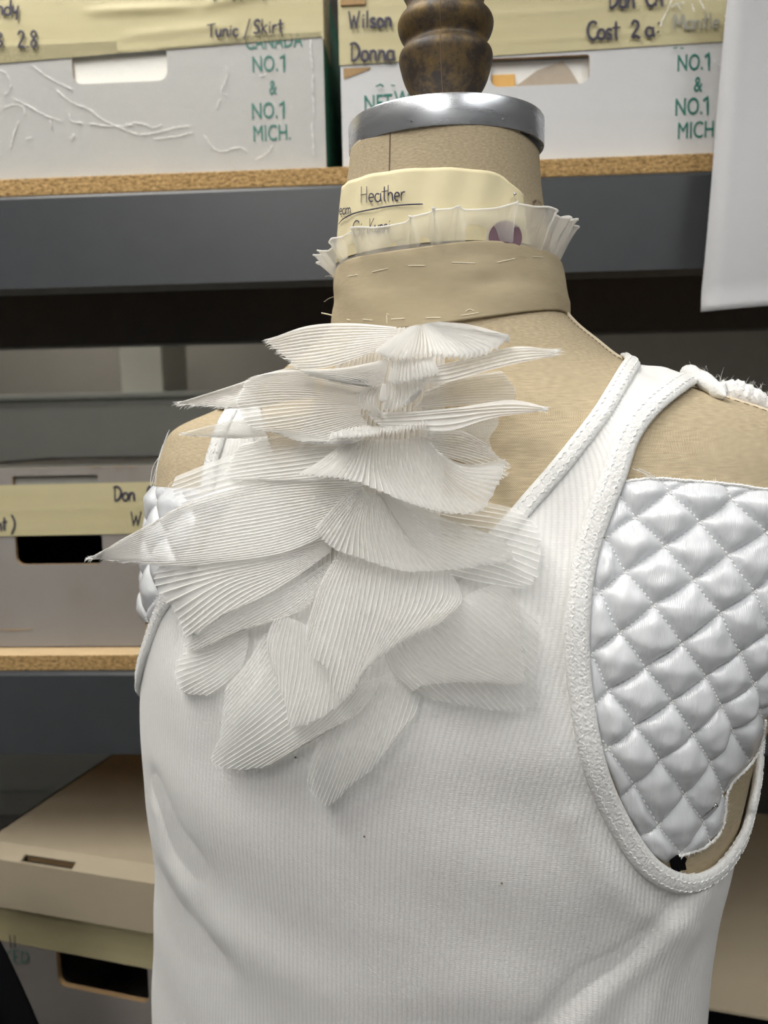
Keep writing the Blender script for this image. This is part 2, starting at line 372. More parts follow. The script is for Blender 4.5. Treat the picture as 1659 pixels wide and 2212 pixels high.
def strokes(name, lines, mapper, half_w, mat, parent, lift=.0006, normal=None):
    """each ink line a flat ribbon lying on the surface the mapper returns (point, normal)"""
    m = MB()
    for ln in lines:
        P, N = zip(*[mapper(*q) for q in ln]); P = np.array(P); N = np.array(N)
        P = P+N*lift
        T = np.gradient(P, axis=0); T /= np.linalg.norm(T, axis=1)[:, None]+1e-12
        P[0] -= T[0]*half_w*.6; P[-1] += T[-1]*half_w*.6
        B = np.cross(N, T); n = len(P)
        wv = np.full(n, half_w); wv[0] *= .6; wv[-1] *= .6
        v = np.concatenate([P-B*wv[:, None], P+N*lift*.6, P+B*wv[:, None]])
        f = [(i, i+1, n+i+1, n+i) for i in range(n-1)]+[(n+i, n+i+1, 2*n+i+1, 2*n+i) for i in range(n-1)]
        m.add(v, f)
    return m.build(name, mat, parent)
def planemap(y): return lambda px, py: (on_plane(px, py, y), np.array([0, -1.0, 0]))
def print_text(name, s, px, py, hpx, y, wscale, mat, parent, bold=0.006, align='CENTER', slope=0.0):
    """printed capitals standing flat on the plane y; (px,py) is the baseline anchor in the photo"""
    if s == 'NO. 1':
        s = 'NO.'; q_ = px+28; w_ = hpx*.0000325
        strokes(name, [[(q_, py-slope*28), (q_, py-hpx*.5-slope*28), (q_, py-hpx-slope*28)], [(q_-8, py-hpx*.80-slope*28), (q_-4, py-hpx*.9-slope*28), (q_, py-hpx+2-slope*28)]], planemap(y), w_, mat, parent, .0005); px -= 13
    p0 = on_plane(px, py, y); hh = abs(on_plane(px, py-hpx, y)[2]-p0[2])
    c = bpy.data.curves.new(name, 'FONT'); c.body = s; c.size = hh/0.72; c.align_x = align; c.offset = 0.0 if 'M' in s else bold*hh; c.extrude = 0.0002
    c.resolution_u = 3
    tmp = bpy.data.objects.new('tmp', c); COL.objects.link(tmp)
    bpy.context.view_layer.update()
    me = bpy.data.meshes.new_from_object(tmp.evaluated_get(bpy.context.evaluated_depsgraph_get()))
    v = np.array([x.co[:] for x in me.vertices]); f = [tuple(p.vertices) for p in me.polygons]
    bpy.data.objects.remove(tmp); bpy.data.curves.remove(c)
    W = np.stack([p0[0]+v[:, 0]*wscale, p0[1]-.0004-v[:, 2], p0[2]+v[:, 1]+slope*v[:, 0]*wscale], 1)
    return mesh_obj(name, W, f, mat, parent)

# ------------------------------------------------------------------ cardboard boxes
def rrect(x0, x1, z0, z1, rb, rt=0.002, n=6):
    P = []
    for cx, cz, r, a in ((x1-rt, z1-rt, rt, 0), (x0+rt, z1-rt, rt, 90), (x0+rb, z0+rb, rb, 180), (x1-rb, z0+rb, rb, 270)):
        for i in range(n): an = R(a+90*i/(n-1)); P.append((cx+r*math.cos(an), cz+r*math.sin(an)))
    return P
def holed_panel(name, x0, x1, z0, z1, y, th, holes, mat, parent, edge=None):
    loops = [[(x0, z0), (x1, z0), (x1, z1), (x0, z1)]]+holes
    tri = tessellate_polygon([[Vector((a, b, 0)) for a, b in l] for l in loops])
    flat = [p for l in loops for p in l]; n = len(flat)
    v = [(a, y, b) for a, b in flat]+[(a, y+th, b) for a, b in flat]
    f = []
    for a, b, c in tri:
        A, B_, C_ = flat[a], flat[b], flat[c]
        if (B_[0]-A[0])*(C_[1]-A[1])-(B_[1]-A[1])*(C_[0]-A[0]) < 0: b, c = c, b
        f += [(a, b, c), (n+a, n+c, n+b)]
    k = len(f); b0 = 0
    for li, l in enumerate(loops):
        m = len(l)
        for i in range(m):
            a, b = b0+i, b0+(i+1) % m
            f.append((a, n+a, n+b, b) if li == 0 else (a, b, n+b, n+a)) 
        b0 += m
    o = mesh_obj(name, v, f, mat, parent)
    if edge is not None:
        o.data.materials.append(edge)
        for i in range(k, len(f)): o.data.polygons[i].material_index = 1
    return o
def box_walls(par, x0, x1, y0, y1, z0, z1, mat, th=.004, side_mat=None):
    MB().box(x0, x0+th, y0+th, y1, z0, z1).build('side_panel', side_mat or mat, par)
    MB().box(x1-th, x1, y0+th, y1, z0, z1).build('side_panel', side_mat or mat, par)
    MB().box(x0+th, x1-th, y1-th, y1, z0, z1).build('back_panel', mat, par)
    MB().box(x0+th, x1-th, y0+th, y1-th, z0, z0+th).build('bottom_panel', mat, par)
def tape_sheet(name, x0, x1, zb, zt, y, parent, mat='tape', wrinkle=(), nx=60, nz=16):
    """strip of tape; zb, zt give z of the lower and upper edge at both ends"""
    v = []; uvs = []
    for j in range(nz):
        for i in range(nx):
            a, b = i/(nx-1), j/(nz-1); x = x0+(x1-x0)*a
            lo = zb[0]*(1-a)+zb[1]*a; hi = zt[0]*(1-a)+zt[1]*a; z = lo+(hi-lo)*b; d = 0
            for (wa0, wb0, wa1, wb1, am, sg) in wrinkle:
                t_ = np.clip((a-wa0)/(wa1-wa0+1e-9), 0, 1); d += am*math.exp(-((b-(wb0+(wb1-wb0)*t_))/sg)**2)*(max(0.0, math.sin(PI*(a-wa0)/(wa1-wa0)))**.5 if wa0 < a < wa1 else (1.0 if (wa0 <= 0 or wa1 >= 1) and wa0 <= a <= wa1 else 0.0))
            v.append((x, y-.0010-d, z)); uvs.append((x, z))
    f = [(j*nx+i, j*nx+i+1, (j+1)*nx+i+1, (j+1)*nx+i) for j in range(nz-1) for i in range(nx-1)]
    return mesh_obj(name, v, f, MAT[mat], parent, True, uvs)
def creases(name, lines, y, parent, hw=.0006):
    for ln in lines:
        m = MB(); q = catmull(np.array(ln), max(6, 5*len(ln))); P = np.array([on_plane(a, b, y-.0012) for a, b in q])
        P[:, 0] += RNG.normal(0, .0003, len(P)); P[:, 2] += RNG.normal(0, .0003, len(P))
        r = hw*(.4+.9*RNG.random(len(P))); r[0] = r[-1] = .0001
        m.tube(P, r, 5); m.build(name, MAT['film_crease_glint'], parent, True)

# upper left box -------------------------------------------------------
YU = YF+.020
def X(px, py, y): return on_plane(px, py, y)[0]
def Z(px, py, y): return on_plane(px, py, y)[2]
x1 = X(702, 250, YU); x0 = 2*X(260, 150, YU)-x1
ub1 = empty('produce_box', ((x0+x1)/2, YU+.2, ZUB), 'white cardboard box at top left with yellow tape reading Tunic /Skirt', 'box', 'white boxes with green print')
zt = ZUB+.19
hz0, hz1 = Z(258, 178, YU), Z(258, 108, YU); hx0, hx1 = X(156, 150, YU), X(361, 140, YU)
holed_panel('front_panel', x0, x1, ZUB+.0005, zt, YU, .004, [rrect(hx0, hx1, hz0, hz1, .009)], MAT['white_card'], ub1, MAT['taupe_paper'])
box_walls(ub1, x0, x1, YU, YU+.44, ZUB+.0005, zt, MAT['white_card'], side_mat=MAT['green_card'])
tape_sheet('masking_tape', x0-.0008, x1+.0006, (Z(0, 130, YU)-.006, Z(700, 80, YU)), (Z(0, -70, YU), Z(700, -120, YU)), YU, ub1,
           wrinkle=[(.42, .46, .70, .42, .0022, .05), (.70, .42, .98, .62, .0024, .06), (.5, .18, .8, .2, .0012, .05), (.45, .7, .7, .66, .001, .05)], nx=110, nz=40)
MB().box(x1-.0002, x1+.0010, YU-.0014, YU+.055, Z(700, 86, YU), Z(700, -120, YU)).build('tape_end', MAT['tape'], ub1)
film_ = MB().box(X(-40, 300, YU), X(700, 300, YU), YU-.0010, YU-.0008, ZUB+.004, Z(350, 86, YU)).build('packing_film', MAT['film'], ub1)
creases('film_crease_glint', [[(70, 140), (95, 160), (120, 175), (160, 195)], [(120, 192), (150, 218), (185, 232), (225, 260), (275, 282), (300, 292)], [(25, 210), (60, 228), (100, 250), (135, 262)],
   [(0, 238), (30, 225), (50, 232), (55, 250)], [(108, 258), (112, 280)], [(148, 245), (155, 262), (180, 265)], [(270, 268), (300, 265), (330, 275), (350, 268)], [(300, 292), (340, 285), (380, 275), (410, 272)],
   [(330, 300), (370, 296), (420, 285)], [(440, 290), (470, 325), (520, 318), (535, 330)], [(670, 85), (673, 120), (675, 150)], [(676, 160), (675, 200)], [(676, 205), (678, 250)], [(674, 262), (676, 300), (678, 336)],
   [(488, 142), (492, 160), (478, 200), (492, 205)], [(475, 212), (468, 235)], [(0, 150), (18, 165), (22, 190), (8, 205)], [(150, 300), (160, 290), (152, 308)], [(55, 300), (68, 296)], [(40, 260), (30, 290), (22, 322)],
   [(590, 310), (578, 330), (550, 345)], [(190, 266), (240, 272), (290, 270)], [(560, 165), (575, 160)]], YU, ub1, .0004)
MB().box(X(430, 354, YU), X(560, 352, YU), YU-.0016, YU-.0006, ZUB+.0006, ZUB+.0022).build('film_edge', MAT['film_crease_glint'], ub1)
mp = planemap(YU-.0030)
strokes('handwriting', write('Tunic', 449, 80, 27, .035, .03, 1.0), mp, .0011, MAT['ink'], ub1)
strokes('handwriting', write('/', 526, 80, 34, .0), mp, .0011, MAT['ink'], ub1)
strokes('handwriting', write('Skirt', 548, 73, 29, .035, .05, .95), mp, .0011, MAT['ink'], ub1)
strokes('handwriting', write('ndy', -6, 33, 33, .02, .02, .9), mp, .0011, MAT['ink'], ub1)
strokes('handwriting', write('3', -8, 102, 30, .0), mp, .0011, MAT['ink'], ub1)
strokes('handwriting', write('2.8', 38, 104, 36, .02, .05, .85), mp, .0011, MAT['ink'], ub1)
strokes('handwriting', [[(463, 2), (468, -6)], [(505, 0), (509, -8)], [(520, 0), (524, -8)], [(569, 0), (573, -8)]], mp, .0011, MAT['ink'], ub1)
for s, px, py, h, ws in (('CANADA', 592, 104, 34, .66), ('NO. 1', 586, 155, 36, .68), ('&', 590, 204, 32, .66), ('NO. 1', 585, 256, 36, .68), ('MICH.', 588, 304, 36, .66), ('PACKED', 45, 131, 30, .68)):
    print_text('green_lettering', s, px, py, h, YU, ws, MAT['green_print'], ub1, slope=.012)
# faint letters that show through the tape
cont = MB().box(hx0-.03, hx1+.03, YU+.0045, YU+.20, ZUB+.005, Z(258, 118, YU+.0045)).build('folded_white_cloth', MAT['white_paper'])
tag(bevel(cont, .004, 3), 'folded white cloth showing through the hand hole of the top left box', 'cloth')

# upper right box ------------------------------------------------------
xa = X(738, 250, YU); xb = 2*X(1166, 150, YU)-xa
ub2 = empty('produce_box', ((xa+xb)/2, YU+.2, ZUB), 'white cardboard box behind the finial with folded paper in its hand hole', 'box', 'white boxes with green print')
hz0, hz1 = Z(1166, 184, YU), Z(1166, 122, YU); hx0, hx1 = X(1059, 150, YU), X(1273, 140, YU)
holed_panel('front_panel', xa, xb, ZUB+.0005, zt, YU, .004, [rrect(hx0, hx1, hz0, hz1, .008)], MAT['clean_card'], ub2, MAT['kraft_edge'])
box_walls(ub2, xa, xb, YU, YU+.44, ZUB+.0005, zt, MAT['clean_card'])
tape_sheet('masking_tape', xa-.0008, xb, (Z(740, 142, YU), Z(1560, 90, YU)), (Z(740, -80, YU), Z(1560, -130, YU)), YU, ub2,
           wrinkle=[(0, .40, 1, .40, .0005, .02), (0, .55, 1, .56, .0005, .02), (.3, .12, 1, .14, .0006, .02)], nx=90, nz=40)
tape_sheet('torn_kraft_patch', X(742, 150, YU), X(800, 150, YU), (Z(742, 172, YU), Z(800, 150, YU)), (Z(742, 148, YU), Z(800, 146, YU)), YU+.0003, ub2, 'kraft_edge', nx=8, nz=4)
MB().box(X(736, 5, YU), X(790, 5, YU), YU-.003, YU-.0008, Z(760, 14, YU), Z(760, -40, YU)).build('torn_kraft_flap', MAT['kraft_edge'], ub2)
strokes('handwriting', write('Wilson', 754, 61, 34, .03, .06, .88), mp, .0014, MAT['ink'], ub2)
strokes('handwriting', write(',', 868, 55, 30, .0), mp, .0014, MAT['ink'], ub2)
strokes('handwriting', write('Donna', 757, 132, 38, .02, .05, .85), mp, .0013, MAT['ink'], ub2)
strokes('handwriting', write('Cost', 1268, 86, 38, .02, .0, .92), mp, .0013, MAT['ink'], ub2)
strokes('handwriting', write('2', 1362, 82, 36, .0), mp, .0013, MAT['ink'], ub2)
strokes('handwriting', write('a', 1394, 79, 36, .0), mp, .0013, MAT['ink'], ub2)
strokes('handwriting', write(':', 1418, 72, 36, .0), mp, .0013, MAT['ink'], ub2)
strokes('handwriting', write('Don', 1314, 18, 38, .03, .0, .9), mp, .0013, MAT['ink'], ub2)
strokes('handwriting', write('Ch', 1394, 14, 38, .03, .0, .9), mp, .0013, MAT['ink'], ub2)
strokes('faded_handwriting', write('Mantle', 1454, 64, 32, .03, .0, 1.05), mp, .0011, MAT['faded_ink'], ub2)
for s, px, py, h, ws in (('NO. 1', 1503, 152, 36, .66), ('&', 1507, 198, 34, .66), ('NO. 1', 1500, 248, 38, .66), ('MICH.', 1506, 298, 37, .66), ('NET', 817, 239, 36, .70), ('WT', 880, 230, 36, .72)):
    print_text('green_lettering', s, px, py, h, YU, ws, MAT['green_print'], ub2, slope=.02)
for ln in ([(813, 187), (822, 183), (828, 187)], [(846, 185), (852, 186)], [(1455, 105), (1462, 103)], [(1470, 104), (1475, 105)]): strokes('green_smudge', [ln], mp, .0010, MAT['green_print'], ub2)
MB().box(X(1425, 60, YU), xb, YU-.0042, YU-.0040, Z(1500, 110, YU), Z(1500, -60, YU)).build('packing_film', MAT['film'], ub2)
creases('film_crease_glint', [[(1426, 60), (1432, 40), (1445, 15), (1452, -6)], [(1450, 15), (1462, 10), (1472, 22)], [(1510, -4), (1520, 18), (1525, 24)], [(1566, 32), (1570, 42), (1564, 52)], [(1540, 128), (1552, 140), (1560, 138)], [(1495, 8), (1500, 26)], [(1460, 8), (1480, 6)]], YU-.003, ub2, .0005)
cp = MB().box(hx0-.02, hx1+.03, YU+.0085, YU+.0105, ZUB+.005, Z(1166, 131, YU+.0085)).build('white_paper_sheet', MAT['white_paper']); tag(cp, 'white paper visible inside the hand hole of the box behind the finial', 'paper')
v = [on_plane(a, b, YU+.0065) for a, b in ((1095, 215), (1117, 184), (1160, 152), (1216, 132), (1232, 150), (1250, 180), (1255, 215))]
n = len(v); vv = v+[p+np.array([0, .0012, 0]) for p in v]
tp = mesh_obj('folded_brown_paper', vv, [tuple(range(n)), tuple(range(2*n-1, n-1, -1))]+[(i, n+i, n+(i+1) % n, (i+1) % n) for i in range(n)], MAT['taupe_paper'])
tag(tp, 'folded brown paper corner peeking through the box hand hole', 'paper')
og = MB().box(X(1060, 170, YU+.015), X(1110, 170, YU+.015), YU+.0045, YU+.0060, ZUB+.005, Z(1085, 170, YU+.014)).build('orange_card_strip', MAT['orange_card']); tag(bevel(og, .001), 'small orange card edge inside the box hand hole', 'card')

# middle shelf box ----------------------------------------------------------
YM = YF+.030
xm1 = X(335, 1200, YM)+.07; xm0 = 2*X(132, 1190, YM)-xm1-.03
mbx = empty('storage_box', ((xm0+xm1)/2, YM+.2, ZLB), 'off-white cardboard box alone on the middle shelf with yellow tape above its hand hole', 'box')
ztm = Z(150, 1010, YM)
hA = rrect(X(34, 1190, YM), X(222, 1190, YM), Z(130, 1219, YM), Z(130, 1157, YM), .008)
hB = rrect(X(27, 1035, YM), X(211, 1035, YM), Z(120, 1052, YM), Z(120, 1027, YM), .003)
holed_panel('front_panel', xm0, xm1, ZLB+.0015, ztm, YM, .004, [hA, hB], MAT['shaded_dirty_card'], mbx, MAT['kraft_edge'])
box_walls(mbx, xm0, xm1, YM, YM+.40, ZLB+.0015, ztm, MAT['shaded_dirty_card'])
tape_sheet('masking_tape', xm0-.0008, xm1, (Z(0, 1160, YM), Z(300, 1150, YM)-.0005), (Z(0, 1050, YM), Z(300, 1040, YM)), YM, mbx, wrinkle=[(0, .5, 1, .5, .0004, .03)], nx=60, nz=24)
mpm = planemap(YM-.0012)
strokes('handwriting', write('Don', 246, 1081, 30, .01, .02, .9), mpm, .0011, MAT['ink'], mbx)
strokes('handwriting', write('C', 318, 1077, 28, .01), mpm, .0011, MAT['ink'], mbx)
strokes('handwriting', write('W', 284, 1134, 28, .0), mpm, .0011, MAT['ink'], mbx)
strokes('handwriting', write('nt', -6, 1146, 28, .04, .0, .8), mpm, .0011, MAT['ink'], mbx)
strokes('handwriting', write(')', 24, 1147, 30, .0), mpm, .0011, MAT['ink'], mbx)
strokes('scuff_mark', [[(0, 1360), (30, 1360), (72, 1358)]], mpm, .0006, MAT['kraft_edge'], mbx)
strokes('torn_edge', [[(195, 1009), (215, 1008)], [(247, 1008), (262, 1008)], [(277, 1009), (292, 1008)]], mpm, .0006, MAT['kraft_edge'], mbx)
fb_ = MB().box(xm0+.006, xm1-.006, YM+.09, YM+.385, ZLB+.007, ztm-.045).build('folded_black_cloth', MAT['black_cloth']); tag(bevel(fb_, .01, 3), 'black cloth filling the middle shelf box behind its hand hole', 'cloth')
fc = MB().box(xm0+.006, xm1-.006, YM+.0055, YM+.385, ztm-.044, ztm-.0025).build('folded_grey_cloth', MAT['grey_cloth']); tag(bevel(fc, .002, 3), 'folded grey cloth lying inside the middle shelf box', 'cloth')

# lidded box at the bottom left -----------------------------------------------
def rotbox(par, name, c, ang, x0, x1, y0, y1, z0, z1, mat):
    ca, sa = math.cos(ang), math.sin(ang); b = MB().box(x0, x1, y0, y1, z0, z1)
    v = [(c[0]+a*ca-b_*sa, c[1]+a*sa+b_*ca, z) for a, b_, z in b.v]
    return mesh_obj(name, v, b.f, mat, par)
ZT = .968
pL = on_level(2, 1818, ZT); pR = on_level(335, 1868, ZT)
dv = pR-pL; ang = math.atan2(dv[1], dv[0]); Wb = .27
ca, sa = math.cos(ang), math.sin(ang); ex = np.array([ca, sa, 0]); ey = np.array([-sa, ca, 0]); pL = pL-ex*.02; Wb += .02
lidb = empty('storage_box', tuple(pL+ex*Wb/2+ey*.2+np.array([0, 0, ZBB-ZT])), 'white cardboard box at bottom left with a dark hand hole under its brown lid', 'box')
lid = empty('box_lid', tuple(pL+ex*Wb/2+ey*.2), 'brown cardboard lid with a slot, lying on the bottom left box', 'lid')
def L(a, b, z): return pL+ex*a+ey*b+np.array([0, 0, z-ZT])
# the lid: top, slanted front flap with a slot, front skirt and sides
MB().add([L(0, 0, ZT), L(Wb, 0, ZT), L(Wb, .45, ZT), L(0, .45, ZT), L(0, 0, ZT-.003), L(Wb, 0, ZT-.003), L(Wb, .45, ZT-.003), L(0, .45, ZT-.003)],
         [(0, 1, 2, 3), (7, 6, 5, 4), (0, 4, 5, 1), (1, 5, 6, 2), (2, 6, 7, 3), (3, 7, 4, 0)]).build('top_panel', MAT['kraft_card'], lid)
def flap(b0, z0, b1, z1, name, holes=()):
    n = 60; v = []; f = []
    for i in range(n+1):
        for (b, z) in ((b0, z0), (b0*.5+b1*.5, z0*.5+z1*.5), (b1, z1)): v.append(L(Wb*i/n, b, z))
    v = np.array(v)
    for i in range(n):
        for j in range(2):
            a = (i+.5)/n*Wb
            if any(h0 < a < h1 and jj == j for h0, h1, jj in holes): continue
            f.append((i*3+j, i*3+j+1, (i+1)*3+j+1, (i+1)*3+j))
    o = mesh_obj(name, v, f, MAT['kraft_card'], lid); s = o.modifiers.new('thick', 'SOLIDIFY'); s.thickness = .003; return o
flap(0, ZT, -.017, ZT-.009, 'front_fold', [(.058, .122, 1)])
flap(-.017, ZT-.009, -.0175, ZT-.062, 'front_skirt')
MB().add([L(.056, -.004, ZT-.014), L(.124, -.004, ZT-.014), L(.124, -.006, ZT-.004), L(.056, -.006, ZT-.004)], [(0, 1, 2, 3)]).build('slot_lining', MAT['kraft_edge'], lid)
MB().add([L(0, 0, ZT), L(0, .45, ZT), L(0, .45, ZT-.062), L(0, -.0170, ZT-.062), L(.003, 0, ZT), L(.003, .45, ZT), L(.003, .45, ZT-.062), L(.003, -.0170, ZT-.062)], [(0, 1, 2, 3), (7, 6, 5, 4), (0, 4, 5, 1), (1, 5, 6, 2), (2, 6, 7, 3), (3, 7, 4, 0)]).build('side_skirt', MAT['kraft_card'], lid)
MB().add([L(Wb, 0, ZT), L(Wb, .45, ZT), L(Wb, .45, ZT-.062), L(Wb, -.0170, ZT-.062), L(Wb-.003, 0, ZT), L(Wb-.003, .45, ZT), L(Wb-.003, .45, ZT-.062), L(Wb-.003, -.0170, ZT-.062)], [(3, 2, 1, 0), (4, 5, 6, 7), (1, 5, 4, 0), (2, 6, 5, 1), (3, 7, 6, 2), (0, 4, 7, 3)]).build('side_skirt', MAT['kraft_card'], lid)
# body under the lid
def loc_of(px, py, b):        # point on the body's front plane -> (along, z)
    d = ray(px, py); t_ = np.dot(pL+ey*b-CAM, ey)/np.dot(d, ey); p = CAM+d*t_; return np.dot(p-pL, ex), p[2]
BF = .004
a0, zA = loc_of(126, 2128, BF); a1, zB = loc_of(321, 2132, BF); _, zC = loc_of(220, 2074, BF)
def body_panel():
    loops = [[(.006, ZBB+.0005), (Wb-.006, ZBB+.0005), (Wb-.006, ZT-.005), (.006, ZT-.005)], rrect(a0, a1, min(zA, zB), zC, .009)]
    tri = tessellate_polygon([[Vector((a, b, 0)) for a, b in l] for l in loops]); flat = [p for l in loops for p in l]; n = len(flat)
    v = [L(a, BF, z) for a, z in flat]+[L(a, BF+.006, z) for a, z in flat]; f = []
    for a, b, c in tri:
        A, B_, C_ = flat[a], flat[b], flat[c]
        if (B_[0]-A[0])*(C_[1]-A[1])-(B_[1]-A[1])*(C_[0]-A[0]) < 0: b, c = c, b
        f += [(a, b, c), (n+a, n+c, n+b)]
    k = len(f); b0 = 0
    for li, l in enumerate(loops):
        m = len(l)
        for i in range(m): f.append((b0+i, n+b0+i, n+b0+(i+1) % m, b0+(i+1) % m))
        b0 += m
    o = mesh_obj('front_panel', v, f, MAT['shaded_dirty_card'], lidb); o.data.materials.append(MAT['kraft_edge'])
    for i in range(k, len(f)): o.data.polygons[i].material_index = 1
body_panel()
def slab(name, a0, a1, b0, b1, z0, z1, mat, par): 
    b = MB().box(a0, a1, b0, b1, z0, z1); return mesh_obj(name, [L(x_, y_, z_) for x_, y_, z_ in b.v], b.f, mat, par)
slab('side_panel', .006, .010, BF+.006, .44, ZBB+.0005, ZT-.005, MAT['shaded_dirty_card'], lidb); slab('side_panel', Wb-.010, Wb-.006, BF+.006, .44, ZBB+.0005, ZT-.005, MAT['shaded_dirty_card'], lidb)
slab('back_panel', .010, Wb-.010, .436, .44, ZBB+.0005, ZT-.005, MAT['shaded_dirty_card'], lidb); slab('bottom_panel', .010, Wb-.010, BF+.006, .436, ZBB+.0005, ZBB+.005, MAT['shaded_dirty_card'], lidb)
_, zt0 = loc_of(150, 2068, BF); slab('masking_tape', .006, Wb-.006, BF-.0009, BF-.0002, zC+.001, ZT-.03, MAT['tape'], lidb)
def lmap(px, py): a, z = loc_of(px, py, BF-.0012); return L(a, BF-.0012, z), -ey
strokes('handwriting', [[(22, 2020), (24, 2046)], [(32, 2020), (33, 2045)], [(-4, 2030), (3, 2036), (4, 2048), (-3, 2056)]], lmap, .0010, MAT['ink'], lidb)
strokes('green_lettering', [[(14, 2078), (15, 2052)], [(24, 2052), (15, 2064), (24, 2078)], [(42, 2052), (31, 2052), (31, 2078), (43, 2078)], [(31, 2065), (40, 2065)], [(48, 2078), (48, 2053), (60, 2058), (62, 2070), (57, 2077), (48, 2078)]], lmap, .0008, MAT['green_print'], lidb)

# lidded box at the bottom right ------------------------------------------------
ZR = .835
q0 = on_level(1530, 2176, ZR); q1 = on_level(1659, 2198, ZR); an2 = math.atan2(*(q1-q0)[[1, 0]])
c2 = q0+np.array([math.cos(an2), math.sin(an2), 0])*.06
rb = empty('storage_box', (c2[0], c2[1]+.2, ZBB), 'brown cardboard box in the shadow at bottom right', 'box')
rotbox(rb, 'lid_panel', c2, an2, -.15, .25, 0, .42, ZR-.003, ZR, MAT['kraft_card'])
rotbox(rb, 'front_panel', c2, an2, -.145, .245, .03, .034, ZBB+.0005, ZR-.003, MAT['black_cloth'])  # brown card front coloured black for the shade under the lid
rotbox(rb, 'side_panel', c2, an2, -.145, -.141, .034, .41, ZBB+.0005, ZR-.003, MAT['kraft_card'])
rotbox(rb, 'side_panel', c2, an2, .241, .245, .034, .41, ZBB+.0005, ZR-.003, MAT['kraft_card'])
rotbox(rb, 'back_panel', c2, an2, -.141, .241, .406, .41, ZBB+.0005, ZR-.003, MAT['kraft_card'])

# far side of the room, seen through the rack -------------------------------------
yc = 2.2; zc = Z(100, 852, yc)
cab = empty('metal_cabinet', (-.9, yc+.25, 0), 'blurred grey cabinet seen through the gap above the middle shelf', 'cabinet')
bevel(MB().box(-1.75, 0.0, yc+.01, yc+.5, 0, zc-.02).build('carcass', MAT['far_grey'], cab), .004); bevel(MB().box(-1.77, .02, yc-.01, yc+.52, zc-.02, zc).build('top', MAT['far_grey'], cab), .004)
for k in range(2): bevel(MB().box(-1.72+1.3*k, -.45+.42*k, yc, yc+.01, .1, zc-.05).build('door', MAT['far_grey'], cab), .003)
pb = MB().box(X(262, 830, yc+.1), X(352, 830, yc+.1), yc+.1, yc+.4, zc, zc+.30).build('carton', MAT['pale_box']); tag(bevel(pb, .004), 'pale blurred carton on the far cabinet', 'carton')
# black cloth hanging at the bottom left, in front of the rack
def cloth_column():
    zt_, c = on_plane(0, 1950, .10)[2], on_plane(-75, 2100, .10); v = []; n = 64; rows = 50
    for j in range(rows):
        s = j/(rows-1); z = zt_*(1-s)+.002
        rad = .030+.085*min(1, s*3.2)**.7+.03*s
        for i in range(n):
            a = 2*PI*i/n; rr = rad*(1+.10*math.sin(5*a+2*s)+.05*math.sin(11*a-3*s)) if j else .004
            v.append((c[0]-.046+rr*math.cos(a), .12+rr*.45*math.sin(a), z))
    f = [(j*n+i, j*n+(i+1) % n, (j+1)*n+(i+1) % n, (j+1)*n+i) for j in range(rows-1) for i in range(n)]+[tuple(range(n))[::-1], tuple((rows-1)*n+i for i in range(n))]
    o = mesh_obj('black_garment', v, f, MAT['black_cloth'], None, True); tag(o, 'black cloth garment in the bottom left corner', 'garment')
cloth_column()
# white paper hanging at the right
def sheet():
    yS = YF-.035; nx, nz = 14, 50; v = []
    A, B_ = on_plane(1592, -110, yS), on_plane(1508, 676, yS); wd = .216
    for j in range(nz):
        s = j/(nz-1)
        for i in range(nx):
            a = i/(nx-1); x_ = A[0]*(1-s)+B_[0]*s+wd*a; z_ = A[2]*(1-s)+B_[2]*s+.010*a*s
            y_ = yS-.010*math.sin(PI*a)*(.4+s)+.012*(1-s)**2-.004*max(0, s-.94)*16+.003*math.sin(5*s+2*a)
            v.append((x_, y_, z_))
    f = [(j*nx+i, (j+1)*nx+i, (j+1)*nx+i+1, j*nx+i+1) for j in range(nz-1) for i in range(nx-1)]
    o = mesh_obj('paper_sheet', v, f, MAT['paper'], None, True); m = o.modifiers.new('thick', 'SOLIDIFY'); m.thickness = .0003
    tag(o, 'plain white paper sheet hanging at the right edge in front of the rack', 'paper')
    # strip of tape that holds it to the box
    a_ = np.array(v[3]); b_ = np.array(v[7]); up = np.array([0, YU-.0015-a_[1], .018]); q_ = [a_-up*.5+[0, -.0006, 0], b_-up*.5+[0, -.0006, 0], b_+up, a_+up]; q_ += [x_+np.array([0, .0003, 0]) for x_ in q_]
    off_ = o.location; mesh_obj('tape_strip', q_, [(0, 1, 2, 3), (7, 6, 5, 4)], MAT['tape'], o)
sheet()
